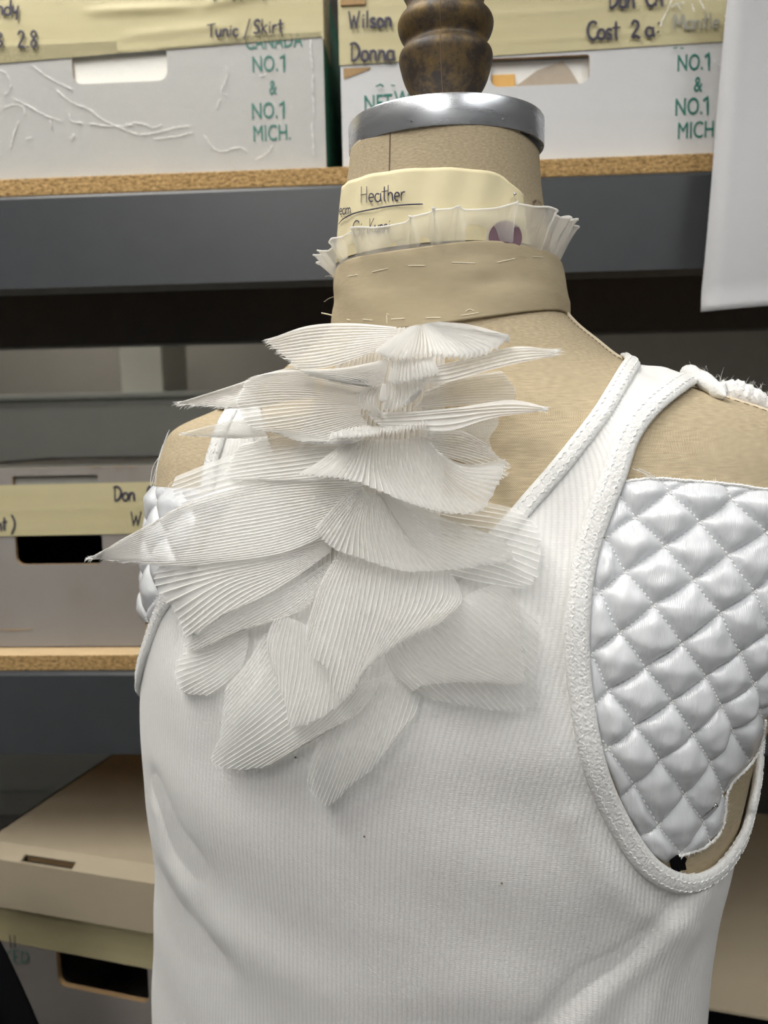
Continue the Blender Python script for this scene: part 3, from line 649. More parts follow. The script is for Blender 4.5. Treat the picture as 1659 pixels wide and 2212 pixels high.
# ------------------------------------------------------------------ dress form: measured sections z, half width, half depth, lateral shift, depth shift
SEC = np.array([
(1.575,0.0496,0.0490,0.0159,-0.0080),(1.550,0.0499,0.0505,0.0158,-0.0058),(1.525,0.0529,0.0545,0.0150,-0.0032),(1.500,0.0572,0.0595,0.0161,0.0010),
(1.480,0.0599,0.0610,0.0175,0.0043),(1.465,0.0615,0.0640,0.0195,0.0066),(1.455,0.0702,0.0673,0.0188,0.0078),(1.445,0.0840,0.0707,0.0168,0.0090),
(1.435,0.0986,0.0742,0.0149,0.0102),(1.425,0.1179,0.0780,0.0158,0.0114),(1.415,0.1446,0.0820,0.0150,0.0120),(1.405,0.1728,0.0862,0.0127,0.0120),
(1.390,0.1882,0.0930,0.0154,0.0120),(1.370,0.1948,0.1010,0.0177,0.0120),(1.350,0.1962,0.1082,0.0181,0.0120),(1.320,0.1958,0.1180,0.0171,0.0120),
(1.290,0.1932,0.1220,0.0125,0.0120),(1.260,0.1881,0.1260,0.0065,0.0120),(1.230,0.1852,0.1255,0.0007,0.0139),(1.200,0.1839,0.1250,-0.0026,0.0158),
(1.170,0.1823,0.1220,-0.0049,0.0176),(1.140,0.1793,0.1190,-0.0070,0.0195),(1.110,0.1790,0.1163,-0.0088,0.0214),(1.080,0.1800,0.1141,-0.0118,0.0232),
(1.050,0.1823,0.1120,-0.0143,0.0251),(1.010,0.1854,0.1100,-0.0169,0.0275),(0.970,0.1887,0.1080,-0.0188,0.0300),(0.90,0.190,0.108,-0.019,0.031),(0.80,0.186,0.108,-0.019,0.031)])[::-1]
TH = R(-20); NEXP = 2.25; CT, ST = math.cos(TH), math.sin(TH)
_z = SEC[:, 0]; _m = np.gradient(SEC[:, 1:], _z, axis=0)
def sec(z):
    z = np.clip(np.asarray(z, float), _z[0], _z[-1]); i = np.clip(np.searchsorted(_z, z, 'right')-1, 0, len(_z)-2)
    h = (_z[i+1]-_z[i]); t = ((z-_z[i])/h)[..., None]; h = h[..., None]; P = SEC[:, 1:]
    return (2*t**3-3*t**2+1)*P[i]+(t**3-2*t**2+t)*h*_m[i]+(-2*t**3+3*t**2)*P[i+1]+(t**3-t**2)*h*_m[i+1]
def body0(phi, z):
    phi = np.asarray(phi, float); z = np.asarray(z, float)*np.ones_like(phi); S = sec(z); c, s = np.cos(phi), np.sin(phi)
    X_ = S[..., 0]*np.sign(c)*np.abs(c)**(2/NEXP)+S[..., 2]; Y_ = S[..., 1]*np.sign(s)*np.abs(s)**(2/NEXP)
    return np.stack([X_*CT-Y_*ST, X_*ST+Y_*CT+S[..., 3], z], -1)
def body(phi, z, off=0.0):
    """point on the form (phi: -pi/2 front, 0 right side) pushed out by off along the surface normal; also the normal"""
    phi = np.asarray(phi, float); z = np.asarray(z, float)*np.ones_like(phi)
    P = body0(phi, z); e = 2e-3
    a = body0(phi+e*4, z)-body0(phi-e*4, z); b = body0(phi, z+e)-body0(phi, z-e)
    n = np.cross(a, b); n /= np.linalg.norm(n, axis=-1)[..., None]+1e-12
    return P+n*np.asarray(off)[..., None] if not np.isscalar(off) else P+n*off, n
NP_, NZ_ = 480, 300
ph = np.linspace(-1.5*PI, .5*PI, NP_+1)[:-1]; zg = np.concatenate([np.linspace(.80, 1.38, 150), np.linspace(1.38, 1.5485, 151)[1:]])
PP, ZZ = np.meshgrid(ph, zg)
BV = body0(PP, ZZ); nz_ = len(zg)
BF_ = [(j*NP_+i, j*NP_+(i+1) % NP_, (j+1)*NP_+(i+1) % NP_, (j+1)*NP_+i) for j in range(nz_-1) for i in range(NP_)]
BVH = BVHTree.FromPolygons([tuple(p) for p in BV.reshape(-1, 3)], BF_)
def hit(px, py):
    d = ray(px, py); r_ = BVH.ray_cast(Vector(CAM), Vector(d).normalized(), 3.0)
    return None if r_[0] is None else np.array(r_[0])
def to_pz(px, py):
    """photo pixel -> (phi, z) on the form; outside the outline it slides back to the nearest point inside"""
    for k in range(60):
        for sx in ((0,) if k == 0 else (k*3, -k*3)):
            p = hit(px+sx, py)
            if p is not None:
                S = sec(p[2]); x_, y_ = p[0], p[1]-S[3]
                X_ = x_*CT+y_*ST-S[2]; Y_ = -x_*ST+y_*CT
                f = math.atan2(np.sign(Y_)*abs(Y_/S[1])**(NEXP/2), np.sign(X_)*abs(X_/S[0])**(NEXP/2))
                return (f-2*PI if f > PI/2 else f), p[2]
    raise ValueError((px, py))
def pz_path(pts, n): return np.array([to_pz(a, b) for a, b in catmull(np.array(pts, float), n)])

form = empty('dress_form', (body0(0., .8)[0]*0, 0, 0), 'linen covered dress form torso with a metal neck cap', 'dress form')
form.location = (0, .02, 0)
uvb = np.stack([(PP*.165).ravel(), ZZ.ravel()*1.0], 1)
tor = mesh_obj('torso', BV.reshape(-1, 3), BF_+[tuple(range(NP_))[::-1], tuple((nz_-1)*NP_+i for i in range(NP_))], MAT['linen'], form, True, uvb)
# shoulder seam tape, neck seam, side seam
for f0, zs in ((.0, np.linspace(1.466, 1.345, 90)), (-PI, np.linspace(1.466, 1.345, 90))):
    P, N = body(np.full(90, f0), zs, .0004); MB().tube(P, .0030, 10, (N, .42)).build('shoulder_seam_tape', MAT['piping'], form, True)
sm = MB()
for k in range(46):
    zz_ = 1.464-.0016*k; P, N = body(np.array([-.10, -.10]), np.array([zz_, zz_-.0009]), .0004); sm.tube(P, .0002, 5)
tag(sm.build('seam_stitching', MAT['seam_dark'], form), kind='stuff')
pz = pz_path([(843, 285), (842, 330), (841, 385), (842, 470)], 20); P, N = body(pz[:, 0], pz[:, 1], .0001); MB().tube(P, .00035, 5).build('neck_seam', MAT['seam_dark'], form)
# neck cap and finial
S0 = sec(np.array(1.550)); cx_ = S0[2]*CT; cy_ = S0[2]*ST+S0[3]; cc = (cx_+.0005, cy_, 0)
TILT = R(4.5); CZ = 1.5490
def tilt(o):
    """the cap sits square on the forward-leaning neck"""
    me = o.data; off = np.array([0, .02, 0]) if o.parent == form else np.zeros(3)
    v = np.zeros(len(me.vertices)*3); me.vertices.foreach_get('co', v); v = v.reshape(-1, 3)+np.array(form.location)
    y_, z_ = v[:, 1]-cc[1], v[:, 2]-CZ; c_, s_ = math.cos(TILT), math.sin(TILT)
    v[:, 1] = cc[1]+y_*c_-z_*s_; v[:, 2] = CZ+y_*s_+z_*c_
    me.vertices.foreach_set('co', (v-np.array(form.location)).ravel()); me.update(); return o
prof = [(.0505, CZ), (.0524, CZ), (.0527, CZ+.001), (.0527, CZ+.0133), (.0521, CZ+.0144), (.049, CZ+.0148), (.018, CZ+.0150)]
cap = tilt(MB().lathe(prof, cc, 96).build('neck_cap', MAT['chrome'], form, True)); m_ = cap.modifiers.new('e', 'EDGE_SPLIT'); m_.split_angle = R(35)
tilt(MB().lathe([(.0465, CZ-.006), (.0510, CZ-.0006), (.0510, CZ+.001), (.03, CZ+.0012)], cc, 64).build('cap_underside', MAT['black_metal'], form, True))
for a in (250, 300): tilt(MB().lathe([(.0008, 0), (.0008, .0008)], (cc[0]+.0525*math.cos(R(a)), cc[1]+.0525*math.sin(R(a)), CZ+.003), 8).build('rivet', MAT['chrome'], cap))
fp = [(.0166, 230), (.0164, 207), (.0162, 190), (.0168, 172), (.0194, 155), (.0217, 140), (.0232, 125), (.0244, 108), (.0250, 98), (.0249, 90), (.0242, 83), (.0226, 76), (.0218, 71), (.0222, 64), (.0238, 55), (.0250, 44), (.0254, 36), (.0252, 29), (.0240, 20), (.0220, 12), (.0206, 4), (.0203, -6), (.0225, -25), (.0235, -45), (.018, -65), (.010, -80), (.001, -84)]
zf = lambda py: CZ+.0148+(215-py)*.00027
q = catmull(np.array([(zf(b), a) for a, b in fp]), 120)
FC = (cc[0]+.0004, cc[1], 0)
fin = tilt(MB().lathe([(a, b) for b, a in q], FC, 64).build('finial', MAT['bronze'], form, True))
P = np.array([(FC[0]+r_*math.cos(R(262)), cc[1]+r_*math.sin(R(262)), z_) for z_, r_ in q[:110]]); tilt(MB().tube(P, .0003, 5).build('finial_crack', MAT['seam_dark'], fin))
xs, ys = cc[0]+.0195, cc[1]+.004; zs_ = CZ+.0149
scr = tilt(bevel(MB().box(xs-.004, xs+.0045, ys-.004, ys+.004, zs_, zs_+.0075).build('locking_screw', MAT['black_metal'], form), .0008))
tilt(bevel(MB().box(xs-.002, xs+.001, ys-.0042, ys+.0042, zs_+.006, zs_+.0086).build('screw_slot', MAT['black_metal'], scr), .0003))
# stand below the frame
MB().lathe([(.018, .03), (.018, .80)], (0, .03, 0), 24).build('stand_pole', MAT['black_metal'], form, True)
MB().lathe([(.19, 0), (.19, .012), (.03, .035), (.02, .06)], (0, .03, 0), 48).build('stand_base', MAT['black_metal'], form, True)
# ink mark on the neck at the right
mkn = lambda off: (lambda px, py: (lambda pz: tuple(x_[0] for x_ in body(np.array([pz[0]]), np.array([pz[1]]), off)))(to_pz(px, py)))
strokes('ink_mark', [[(1152, 448), (1150, 438), (1156, 434)], [(1160, 434), (1167, 442), (1164, 452)], [(1172, 450), (1173, 458)]], mkn(.0004), .0008, MAT['seam_dark'], form, .0002)

# ------------------------------------------------------------------ ribbons that follow the form
def ribbon(m, pz, half_w, off, thick, n=12):
    P, N = body(pz[:, 0], pz[:, 1], off); m.tube(P, half_w, n, (N, thick/half_w)); return P, N
# tank top ------------------------------------------------------------------
armR_px = [(1500, 838), (1462, 868), (1405, 918), (1372, 970), (1352, 1035), (1322, 1110), (1293, 1195), (1276, 1300), (1272, 1400), (1284, 1530), (1306, 1640), (1346, 1742), (1398, 1830), (1440, 1866), (1490, 1879), (1545, 1852), (1590, 1792), (1611, 1738)]
armR = np.concatenate([[(.02, 1.4185)], pz_path(armR_px, 90), [(.02, 1.226), (.12, 1.238), (.35, 1.260), (.65, 1.287), (.9, 1.33), (.95, 1.37), (.72, 1.402), (.4, 1.4165), (.15, 1.4187)]])
armL_px = [(498, 890), (470, 945), (452, 1000), (440, 1080), (420, 1180), (378, 1258), (352, 1298)]
armL = np.concatenate([[(-PI-.02, 1.4185)], pz_path(armL_px, 50), [(-2.42, 1.284), (-2.50, 1.271), (-2.58, 1.259), (-2.68, 1.248), (-2.85, 1.236), (-3.1, 1.226), (-PI-.35, 1.216), (-PI-.65, 1.225), (-PI-.95, 1.29), (-PI-.95, 1.37), (-PI-.72, 1.402), (-PI-.4, 1.4165), (-PI-.15, 1.4187)]])
nkF = pz_path([(1338, 792), (1280, 888), (1205, 985), (1130, 1072), (1060, 1150), (980, 1215), (890, 1250), (800, 1250), (715, 1205), (650, 1120), (610, 1020), (580, 930), (565, 868)], 100)[::-1]
nk = np.concatenate([[(-1.5*PI, 1.405), (-1.35*PI, 1.408), (-1.15*PI, 1.428), (-PI-.1, 1.4365)], nkF, [(.1, 1.4365), (.15*PI, 1.428), (.35*PI, 1.408), (.5*PI, 1.405)]])
nk = nk[np.argsort(nk[:, 0])]
def inpoly(x, y, poly):
    x = np.asarray(x); r_ = np.zeros(x.shape, bool); j = len(poly)-1
    for i in range(len(poly)):
        xi, yi = poly[i]; xj, yj = poly[j]; c = (yi > y) != (yj > y)
        r_ ^= c & (x < (xj-xi)*(y-yi)/(yj-yi+1e-15)+xi); j = i
    return r_
# wrinkles of the knit: photo polylines (px), amplitude, width in metres
WR = [([(1508, 842), (1485, 825), (1465, 815)], .0042, .006), ([(1400, 812), (1430, 818)], -.0008, .006), ([(1450, 1950), (1360, 2050), (1260, 2120), (1170, 2212)], -.0032, .006), ([(1500, 1930), (1420, 2020), (1320, 2110), (1230, 2215)], .0032, .010), ([(1480, 2010), (1420, 2120), (1380, 2215)], .0020, .008),
      ([(1240, 1760), (1290, 1850), (1370, 1950), (1440, 1985)], .0015, .006), ([(345, 1700), (380, 1800), (420, 1850)], -.0022, .007), ([(350, 1900), (400, 1990), (480, 2060)], -.0020, .008),
      ([(345, 1760), (365, 1850), (400, 1910)], .0018, .008), ([(500, 2020), (700, 2120), (900, 2150), (1080, 2130)], .0016, .014), ([(420, 1600), (430, 1700), (440, 1800)], .0012, .012), ([(1180, 1650), (1240, 1800), (1300, 1900)], .0012, .012)]
WRp = []
for pts, am, sg in WR:
    pzs = pz_path(pts, 24); WRp.append((body0(pzs[:, 0], pzs[:, 1]), am, sg))
pf = np.concatenate([np.linspace(-PI-.25, .25, 640), np.linspace(.25, 1.5*PI-PI/1+(.5*PI-.25)+.0, 2)[:0], np.linspace(.25, PI*.5, 50)[1:], np.linspace(-1.5*PI, -PI-.25, 50)[1:-1]+2*PI])
pf_w = np.where(pf > PI/2, pf-2*PI, pf)
zt_ = np.concatenate([np.linspace(.82, 1.02, 30), np.linspace(1.02, 1.44, 340)[1:]])
TP, TZ = np.meshgrid(pf_w, zt_); ntp = len(pf_w)
base, nrm = body(TP, TZ, .0)
off = np.full(TP.shape, .0016)
for C_, am, sg in WRp:
    d2 = np.full(TP.shape, 9.)
    for k in range(len(C_)): d2 = np.minimum(d2, ((base-C_[k])**2).sum(-1))
    off += am*np.exp(-d2/(2*sg*sg))
off += .0008*np.sin(base[..., 0]*60+base[..., 2]*35)*np.sin(base[..., 2]*50-base[..., 0]*20)
off = np.maximum(off, .0010)
TV = base+nrm*off[..., None]
kn = TZ < np.interp(TP, nk[:, 0], nk[:, 1])
keep = ~inpoly(TP, TZ, armR) & ~inpoly(TP, TZ, armL) & (TZ < np.interp(TP, nk[:, 0], nk[:, 1]))
tf = []
for j in range(len(zt_)-1):
    kk = keep[j]; k2 = keep[j+1]
    for i in range(ntp):
        i2 = (i+1) % ntp
        if (kk[i] and kk[i2] and k2[i] and k2[i2]) and kn[j, i] and kn[j, i2] and kn[j+1, i] and kn[j+1, i2]: tf.append((j*ntp+i, j*ntp+i2, (j+1)*ntp+i2, (j+1)*ntp+i))
arcl = np.concatenate([[0], np.cumsum(np.linalg.norm(np.diff(body0(pf_w, 1.24*np.ones(ntp)), axis=0), axis=1))])
tuv = np.stack([np.tile(arcl, len(zt_)), TZ.ravel()], 1)
tank = empty('tank_top', (0, .02, .82), 'white ribbed knit tank top worn by the dress form', 'tank top')
used = np.unique(np.array(tf)); rem = np.full(TP.size, -1); rem[used] = np.arange(len(used))
mesh_obj('knit_body', TV.reshape(-1, 3)[used], rem[np.array(tf)], MAT['knit'], tank, True, tuv[used])
def shift(pz, d):
    """offset a (phi,z) path sideways on the form by d metres (to the left of travel)"""
    P, N = body(pz[:, 0], pz[:, 1]); T = np.gradient(P, axis=0); T /= np.linalg.norm(T, axis=1)[:, None]
    Q = P+np.cross(N, T)*d; out = []
    for p in Q:
        S = sec(p[2]); x_, y_ = p[0], p[1]-S[3]; X_ = x_*CT+y_*ST-S[2]; Y_ = -x_*ST+y_*CT
        f = math.atan2(np.sign(Y_)*abs(Y_/S[1])**(NEXP/2), np.sign(X_)*abs(X_/S[0])**(NEXP/2)); out.append((f, p[2]))
    o = np.array(out); o[:, 0] = np.unwrap(o[:, 0]); o[:, 0] += 2*PI*np.round((pz[0, 0]-o[0, 0])/(2*PI)); return o
def smooth_path(pz, n): 
    P, _ = body(pz[:, 0], pz[:, 1]); s = np.concatenate([[0], np.cumsum(np.linalg.norm(np.diff(P, axis=0), axis=1))]); q_ = np.linspace(0, s[-1], n)
    o = np.stack([np.interp(q_, s, pz[:, 0]), np.interp(q_, s, pz[:, 1])], 1)
    for _ in range(3): o[1:-1] = (o[:-2]+2*o[1:-1]+o[2:])/4
    return o
def binding(pz, side, lift, name, n=260, half=.0050, stitch=True, closed=False):
    c = shift(smooth_path(pz, n), side*half); c = smooth_path(c, n)
    P, N = body(c[:, 0], c[:, 1], lift); rad = np.full(n, half)
    m = MB(); m.tube(P, rad, 14, (N, .44)); b = m.build(name, MAT['binding'], tank, True)
    if stitch:
        st = MB(); T = np.gradient(P, axis=0); T /= np.linalg.norm(T, axis=1)[:, None]; B = np.cross(N, T)
        L_ = np.concatenate([[0], np.cumsum(np.linalg.norm(np.diff(P, axis=0), axis=1))]); k = 0; s = .001
        while s < L_[-1]-.003:
            i = int(np.searchsorted(L_, s)); i = min(i, n-2)
            for o_ in (-.45, .45):
                a = P[i]+B[i]*half*o_+N[i]*half*.40; dirv = T[i]*.0011+B[i]*(.0006 if k % 2 else -.0006)
                st.tube(np.array([a-dirv*.6, a+N[i]*.00022, a+dirv*.6]), .00022, 4)
            s += .0021; k += 1
        tag(st.build('stitching', MAT['thread'], b), kind='stuff')
    return b
nk_path = np.concatenate([nkF, [(.06, 1.4370), (.25, 1.434), (.6, 1.425)]])
nk_path = np.concatenate([[(-PI-.5, 1.4285), (-PI-.1, 1.4365)], nk_path])
binding(nk_path, -1, .0026, 'neckline_binding', 340, .0042)
binding(np.concatenate([armR, armR[:1]]), -1, .0034, 'armhole_binding', 420, .0052)
binding(np.concatenate([armL, armL[:1]]), 1, .0028, 'armhole_binding', 320, .0050)
# tiny dark specks on the knit
for px, py in ((1084, 1900), (791, 1801), (676, 1592), (644, 1631)):
    f, z = to_pz(px, py); P, N = body(np.array([f]), np.array([z]), .0024); MB().lathe([(.0004, -.0003), (.0005, 0), (.0004, .0003)], P[0], 8).build('lint_speck', MAT['seam_dark'], tank)

# ------------------------------------------------------------------ quilted satin pads
def cr(x_, y_): return (1200+x_/2.329, 1000+y_/2.329)
LAT = {(1, 0): (250, 380), (1, 1): (400, 275), (1, 2): (570, 150), (2, -1): (220, 650), (2, 0): (350, 548), (2, 1): (545, 420), (2, 2): (720, 300), (2, 3): (880, 185),
 (3, -2): (175, 960), (3, -1): (320, 850), (3, 0): (490, 715), (3, 1): (690, 590), (3, 2): (860, 465), (3, 3): (1050, 350), (4, -2): (265, 1140), (4, -1): (450, 1025), (4, 0): (630, 905), (4, 1): (820, 755), (4, 2): (990, 645),
 (5, -3): (260, 1430), (5, -2): (400, 1320), (5, -1): (580, 1195), (5, 0): (750, 1070), (5, 1): (920, 950), (5, 2): (1069, 840), (6, -3): (390, 1610), (6, -2): (520, 1490), (6, -1): (685, 1360), (6, 0): (825, 1215), (6, 1): (990, 1105),
 (7, -3): (510, 1815), (7, -2): (640, 1660), (7, -1): (770, 1500), (7, 0): (880, 1340), (7, 1): (1010, 1240), (8, -3): (620, 1960), (8, -2): (735, 1800), (8, -1): (835, 1660)}
def basis(i, j): i, j = np.asarray(i, float)-4, np.asarray(j, float); return np.stack([np.ones_like(i), i, j, i*i, i*j, j*j], -1)
K = np.array(list(LAT)); Vv = np.array([cr(*LAT[tuple(k)]) for k in K]); coef, *_ = np.linalg.lstsq(basis(K[:, 0], K[:, 1]), Vv, rcond=None)
_rk = Vv-basis(K[:, 0], K[:, 1]) @ coef     # what the smooth fit leaves, spread to the neighbourhood of each crossing
def lat_px(i, j):
    i = np.asarray(i, float); j = np.asarray(j, float); o = basis(i, j) @ coef
    w_ = np.exp(-((i[..., None]-K[:, 0])**2+(j[..., None]-K[:, 1])**2)/(2*.35**2)); return o+(w_ @ _rk)
padR_px = np.array([(1346, 1044), (1400, 1036), (1480, 1040), (1560, 1047), (1659, 1060), (1730, 1072), (1735, 1300), (1720, 1440), (1690, 1520), (1659, 1545), (1646, 1552), (1641, 1592), (1620, 1640), (1580, 1682), (1564, 1712), (1561, 1752), (1550, 1792), (1520, 1824), (1484, 1838), (1458, 1846), (1436, 1862),
   (1404, 1842), (1352, 1755), (1309, 1645), (1280, 1530), (1266, 1400), (1269, 1300), (1286, 1195), (1316, 1112)], float)
def clip_poly(subj, a, b, inside_left):
    out = []
    for k in range(len(subj)):
        p, q_ = subj[k], subj[(k+1) % len(subj)]
        sp = (b[0]-a[0])*(p[1]-a[1])-(b[1]-a[1])*(p[0]-a[0]); sq = (b[0]-a[0])*(q_[1]-a[1])-(b[1]-a[1])*(q_[0]-a[0])
        if sp >= 0: out.append(p)
        if (sp >= 0) != (sq >= 0): t_ = sp/(sp-sq); out.append((p[0]+(q_[0]-p[0])*t_, p[1]+(q_[1]-p[1])*t_))
    return out
def edge_dist(P, poly):
    d = np.full(len(P), 1e9)
    for k in range(len(poly)):
        a, b = poly[k], poly[(k+1) % len(poly)]; ab = b-a; t_ = np.clip(((P-a) @ ab)/(ab @ ab+1e-9), 0, 1)
        d = np.minimum(d, np.linalg.norm(P-(a+t_[:, None]*ab), axis=1))
    return d
def nearest_on(P, poly):
    best = np.full(len(P), 1e9); o = P.copy()
    for k in range(len(poly)):
        a, b = poly[k], poly[(k+1) % len(poly)]; ab = b-a; t_ = np.clip(((P-a) @ ab)/(ab @ ab+1e-9), 0, 1); q_ = a+t_[:, None]*ab; d = np.linalg.norm(P-q_, axis=1)
        w_ = d < best; o[w_] = q_[w_]; best[w_] = d[w_]
    return o
def quilt(pad, mapping, outline, irange, jrange, to_body, height, pitch, N=14, hard=None):
    """each stitched diamond is a puffed patch of its own; patches meet at the stitched valleys"""
    lin = np.linspace(0, 1, N+1); st = MB(); rimP = []
    for i in irange:
        for j in jrange:
            A, B_ = np.meshgrid(i+lin, j+lin); px = mapping(A.ravel(), B_.ravel())
            ins = inpoly(px[:, 0], px[:, 1], outline)
            if not ins.any(): continue
            snap = ~ins; near = edge_dist(px, outline)
            fcs = []
            G_ = np.arange((N+1)**2).reshape(N+1, N+1)
            for a in range(N):
                for b in range(N):
                    q_ = (G_[a, b], G_[a, b+1], G_[a+1, b+1], G_[a+1, b]); s_ = sum(ins[k] for k in q_)
                    if s_ >= 1: fcs.append(q_)
            if len(fcs) < 6: continue
            us = np.unique(np.array(fcs)); p2 = px.copy(); sn = us[snap[us]]; p2[sn] = nearest_on(px[sn], outline)
            ed = edge_dist(p2[us], outline)
            a_, b_ = (A.ravel()[us]-i), (B_.ravel()[us]-j)
            h = (1-np.abs(2*a_-1)**2.6)*(1-np.abs(2*b_-1)**2.6); h = np.clip(h, 0, 1)**.62
            sd = (i*7+j*13) % 5
            h = h*(1+.10*np.sin(9*a_+sd)*np.sin(7*b_+2*sd))+.05*np.sin(14*a_+3*sd)*(1-np.abs(2*b_-1))*np.abs(2*b_-1)
            h *= np.clip(ed/pitch, 0, 1)**.6
            V3 = to_body(p2[us], .0008+height*h)
            r_ = np.full((N+1)**2, -1); r_[us] = np.arange(len(us))
            mesh_obj('quilted_diamond', V3, r_[np.array(fcs)], MAT['satin'], pad, True, np.stack([a_, b_], 1)*.02)
            # running stitches along two of the sides
            for (e0, e1) in (((i, j), (i, j+1)), ((i, j), (i+1, j))):
                for k in range(8):
                    t0, t1 = (k+.12)/8, (k+.66)/8; q0 = mapping(np.array([e0[0]+(e1[0]-e0[0])*t0, e0[0]+(e1[0]-e0[0])*t1]), np.array([e0[1]+(e1[1]-e0[1])*t0, e0[1]+(e1[1]-e0[1])*t1]))
                    if inpoly(q0[:, 0], q0[:, 1], outline).all(): 
                        Q = to_body(np.array([q0[0], q0.mean(0), q0[1]]), np.array([.0008, .0014, .0008])); st.tube(Q, .00028, 5)
    tag(st.build('quilting_stitches', MAT['thread'], pad), kind='stuff')
def px_to_body(P2, off):
    pz_ = np.array([to_pz(a, b) for a, b in P2]); return body(pz_[:, 0], pz_[:, 1], np.asarray(off))[0]
cpt = body0(np.array([-.5]), np.array([1.32]))[0]
padR = empty('quilted_pad', tuple(cpt), 'large silver white quilted satin pad in the right armhole', 'quilted pad')
quilt(padR, lat_px, padR_px, range(-1, 10), range(-5, 6), px_to_body, .0048, 30)
# frayed white cut edge
def frayed(pts_px, par, n, ln, name='frayed_edge', off=.0016):
    q_ = catmull(np.array(pts_px, float), n); Pz = np.array([to_pz(a, b) for a, b in q_]); P, N = body(Pz[:, 0], Pz[:, 1], off); m = MB()
    T = np.gradient(P, axis=0); T /= np.linalg.norm(T, axis=1)[:, None]+1e-9; B = np.cross(N, T)
    m.tube(P+RNG.normal(0, .00015, P.shape), .0006, 5)
    for k in range(n):
        for _ in range(2):
            d = B[k]*RNG.normal(0, 1)*ln+T[k]*RNG.normal(0, 1)*ln*.6+N[k]*abs(RNG.normal(0, .5))*ln; m.tube(np.array([P[k], P[k]+d*.6+N[k]*ln*.1, P[k]+d]), [.00014, .00011, .00005], 3)
    tag(m.build(name, MAT['thread'], par), kind='stuff')
frayed([(1646, 1552), (1641, 1592), (1620, 1640), (1580, 1682), (1564, 1712), (1561, 1752), (1550, 1792), (1520, 1824), (1484, 1838), (1460, 1845)], padR, 130, .0011)
frayed([(1350, 1042), (1400, 1036), (1480, 1040), (1560, 1047), (1659, 1060)], padR, 90, .0008)
# left pad: measured directly on the form, seen edge-on
padL = empty('quilted_pad', tuple(body0(np.array([-2.9]), np.array([1.32]))[0]), 'small sliver of quilted satin pad at the left shoulder edge', 'quilted pad')
def mapL(i, j): i = np.asarray(i, float); j = np.asarray(j, float); return np.stack([(-2.78-.145*(j+i))*1000, (1.360-.0165*(i-j))*1000], -1)
zl = lambda px, py: to_pz(px, py)
oL = [to_pz(*q_) for q_ in ((520, 1062), (430, 1056), (345, 1052))]+[(-3.55, 1.366), (-3.65, 1.31), (-3.5, 1.262)]+[to_pz(*q_) for q_ in ((330, 1345), (347, 1298), (380, 1256), (420, 1180), (470, 1130))]
oL = np.array(oL)*1000
quilt(padL, mapL, oL, range(-8, 12), range(-8, 12), lambda P2, off: body(P2[:, 0]/1000, P2[:, 1]/1000, np.asarray(off))[0], .0050, 8, 12)
def wisps(par, lines, D, r=.00012):
    m = MB()
    for ln in lines: m.tube(np.array([at_depth(a, b, D) for a, b in catmull(np.array(ln, float), 14)]), r, 4)
    tag(m.build('loose_threads', MAT['thread'], par), kind='stuff')
wisps(padL, [[(366, 928), (352, 968), (338, 1010), (326, 1052)], [(362, 935), (345, 985), (332, 1050)], [(352, 960), (340, 1000), (336, 1048)], [(345, 985), (330, 1010), (324, 1050)], [(372, 1040), (364, 1050), (366, 1056)]], .425)
wisps(padR, [[(1366, 1012), (1392, 1022), (1420, 1036)], [(1376, 1014), (1400, 1028), (1415, 1038)], [(1380, 1012), (1405, 1024), (1424, 1040)]], .331, .00016)
# dressmaking pins
def pin(px, py, qx, qy, l0, l1, lab, head=.0011, parts=True):
    f, z = to_pz(px, py); A = body(np.array([f]), np.array([z]), l0)[0][0]; dA = np.dot(A-CAM, -CR[:, 2]); B_ = at_depth(qx, qy, dA-l1)
    e = empty('dressmaking_pin', tuple(A), lab, 'pin'); MB().tube(np.linspace(A, B_, 6), .00034, 8).build('shaft', MAT['pin_steel'], e, True)
    d = (B_-A)/np.linalg.norm(B_-A); MB().tube(np.array([B_-d*.0003, B_, B_+d*.0005, B_+d*.0007]), [.0004, head, head, .0003], 10).build('head', MAT['pin_steel'], e, True)
pin(1504, 1755, 1546, 1739, .0035, .003, 'straight steel pin stuck in the lower corner of the quilted pad')
# black cloth scrap under the pad
f, z = to_pz(1462, 1858); P = []
bs = MB(); 
for k in range(9):
    q_ = [(1446+3.0*k+RNG.normal(0, 2), 1848+RNG.normal(0, 2)), (1446+3.0*k, 1858), (1450+2.6*k+RNG.normal(0, 2), 1872+RNG.normal(0, 2))]; pz_ = np.array([to_pz(*a) for a in q_]); Pn, Nn = body(pz_[:, 0], pz_[:, 1], .0016); bs.tube(Pn, .0010, 6)
tag(bs.build('black_scrap', MAT['black_cloth']), 'tiny black cloth scrap under the bottom corner of the quilted pad', 'scrap')
# white fleece roll on the back of the shoulder and rolled strap end
def fluffy(m, path, r, hairs, hl, lump=.25):
    q_ = catmull(np.array(path), 60); rr = r*(1+lump*np.sin(np.linspace(0, 17, 60))+lump*.45*RNG.normal(0, 1, 60)); rr *= np.clip(np.sin(np.linspace(0, PI, 60))*2.6, .12, 1); m.tube(q_, rr, 12)
    for _ in range(hairs):
        k = RNG.integers(1, 59); d = RNG.normal(0, 1, 3); d /= np.linalg.norm(d); a = q_[k]+d*rr[k]*.9; m.tube(np.array([a, a+d*hl*.5+RNG.normal(0, hl*.2, 3), a+d*hl+RNG.normal(0, hl*.4, 3)]), [.00012, .00010, .00004], 3)
fz_ = [tuple(body(np.array([a]), np.array([b]), .0045)[0][0]) for a, b in ((.16, 1.4210), (.15, 1.4165), (.14, 1.4110), (.14, 1.4060), (.16, 1.400), (.2, 1.39))]
fm = MB(); fluffy(fm, fz_, .0062, 420, .0035)
fl = fm.build('fleece_roll', MAT['fleece'], None, True); tag(fl, 'fluffy white batting strip along the back of the right shoulder', 'batting')
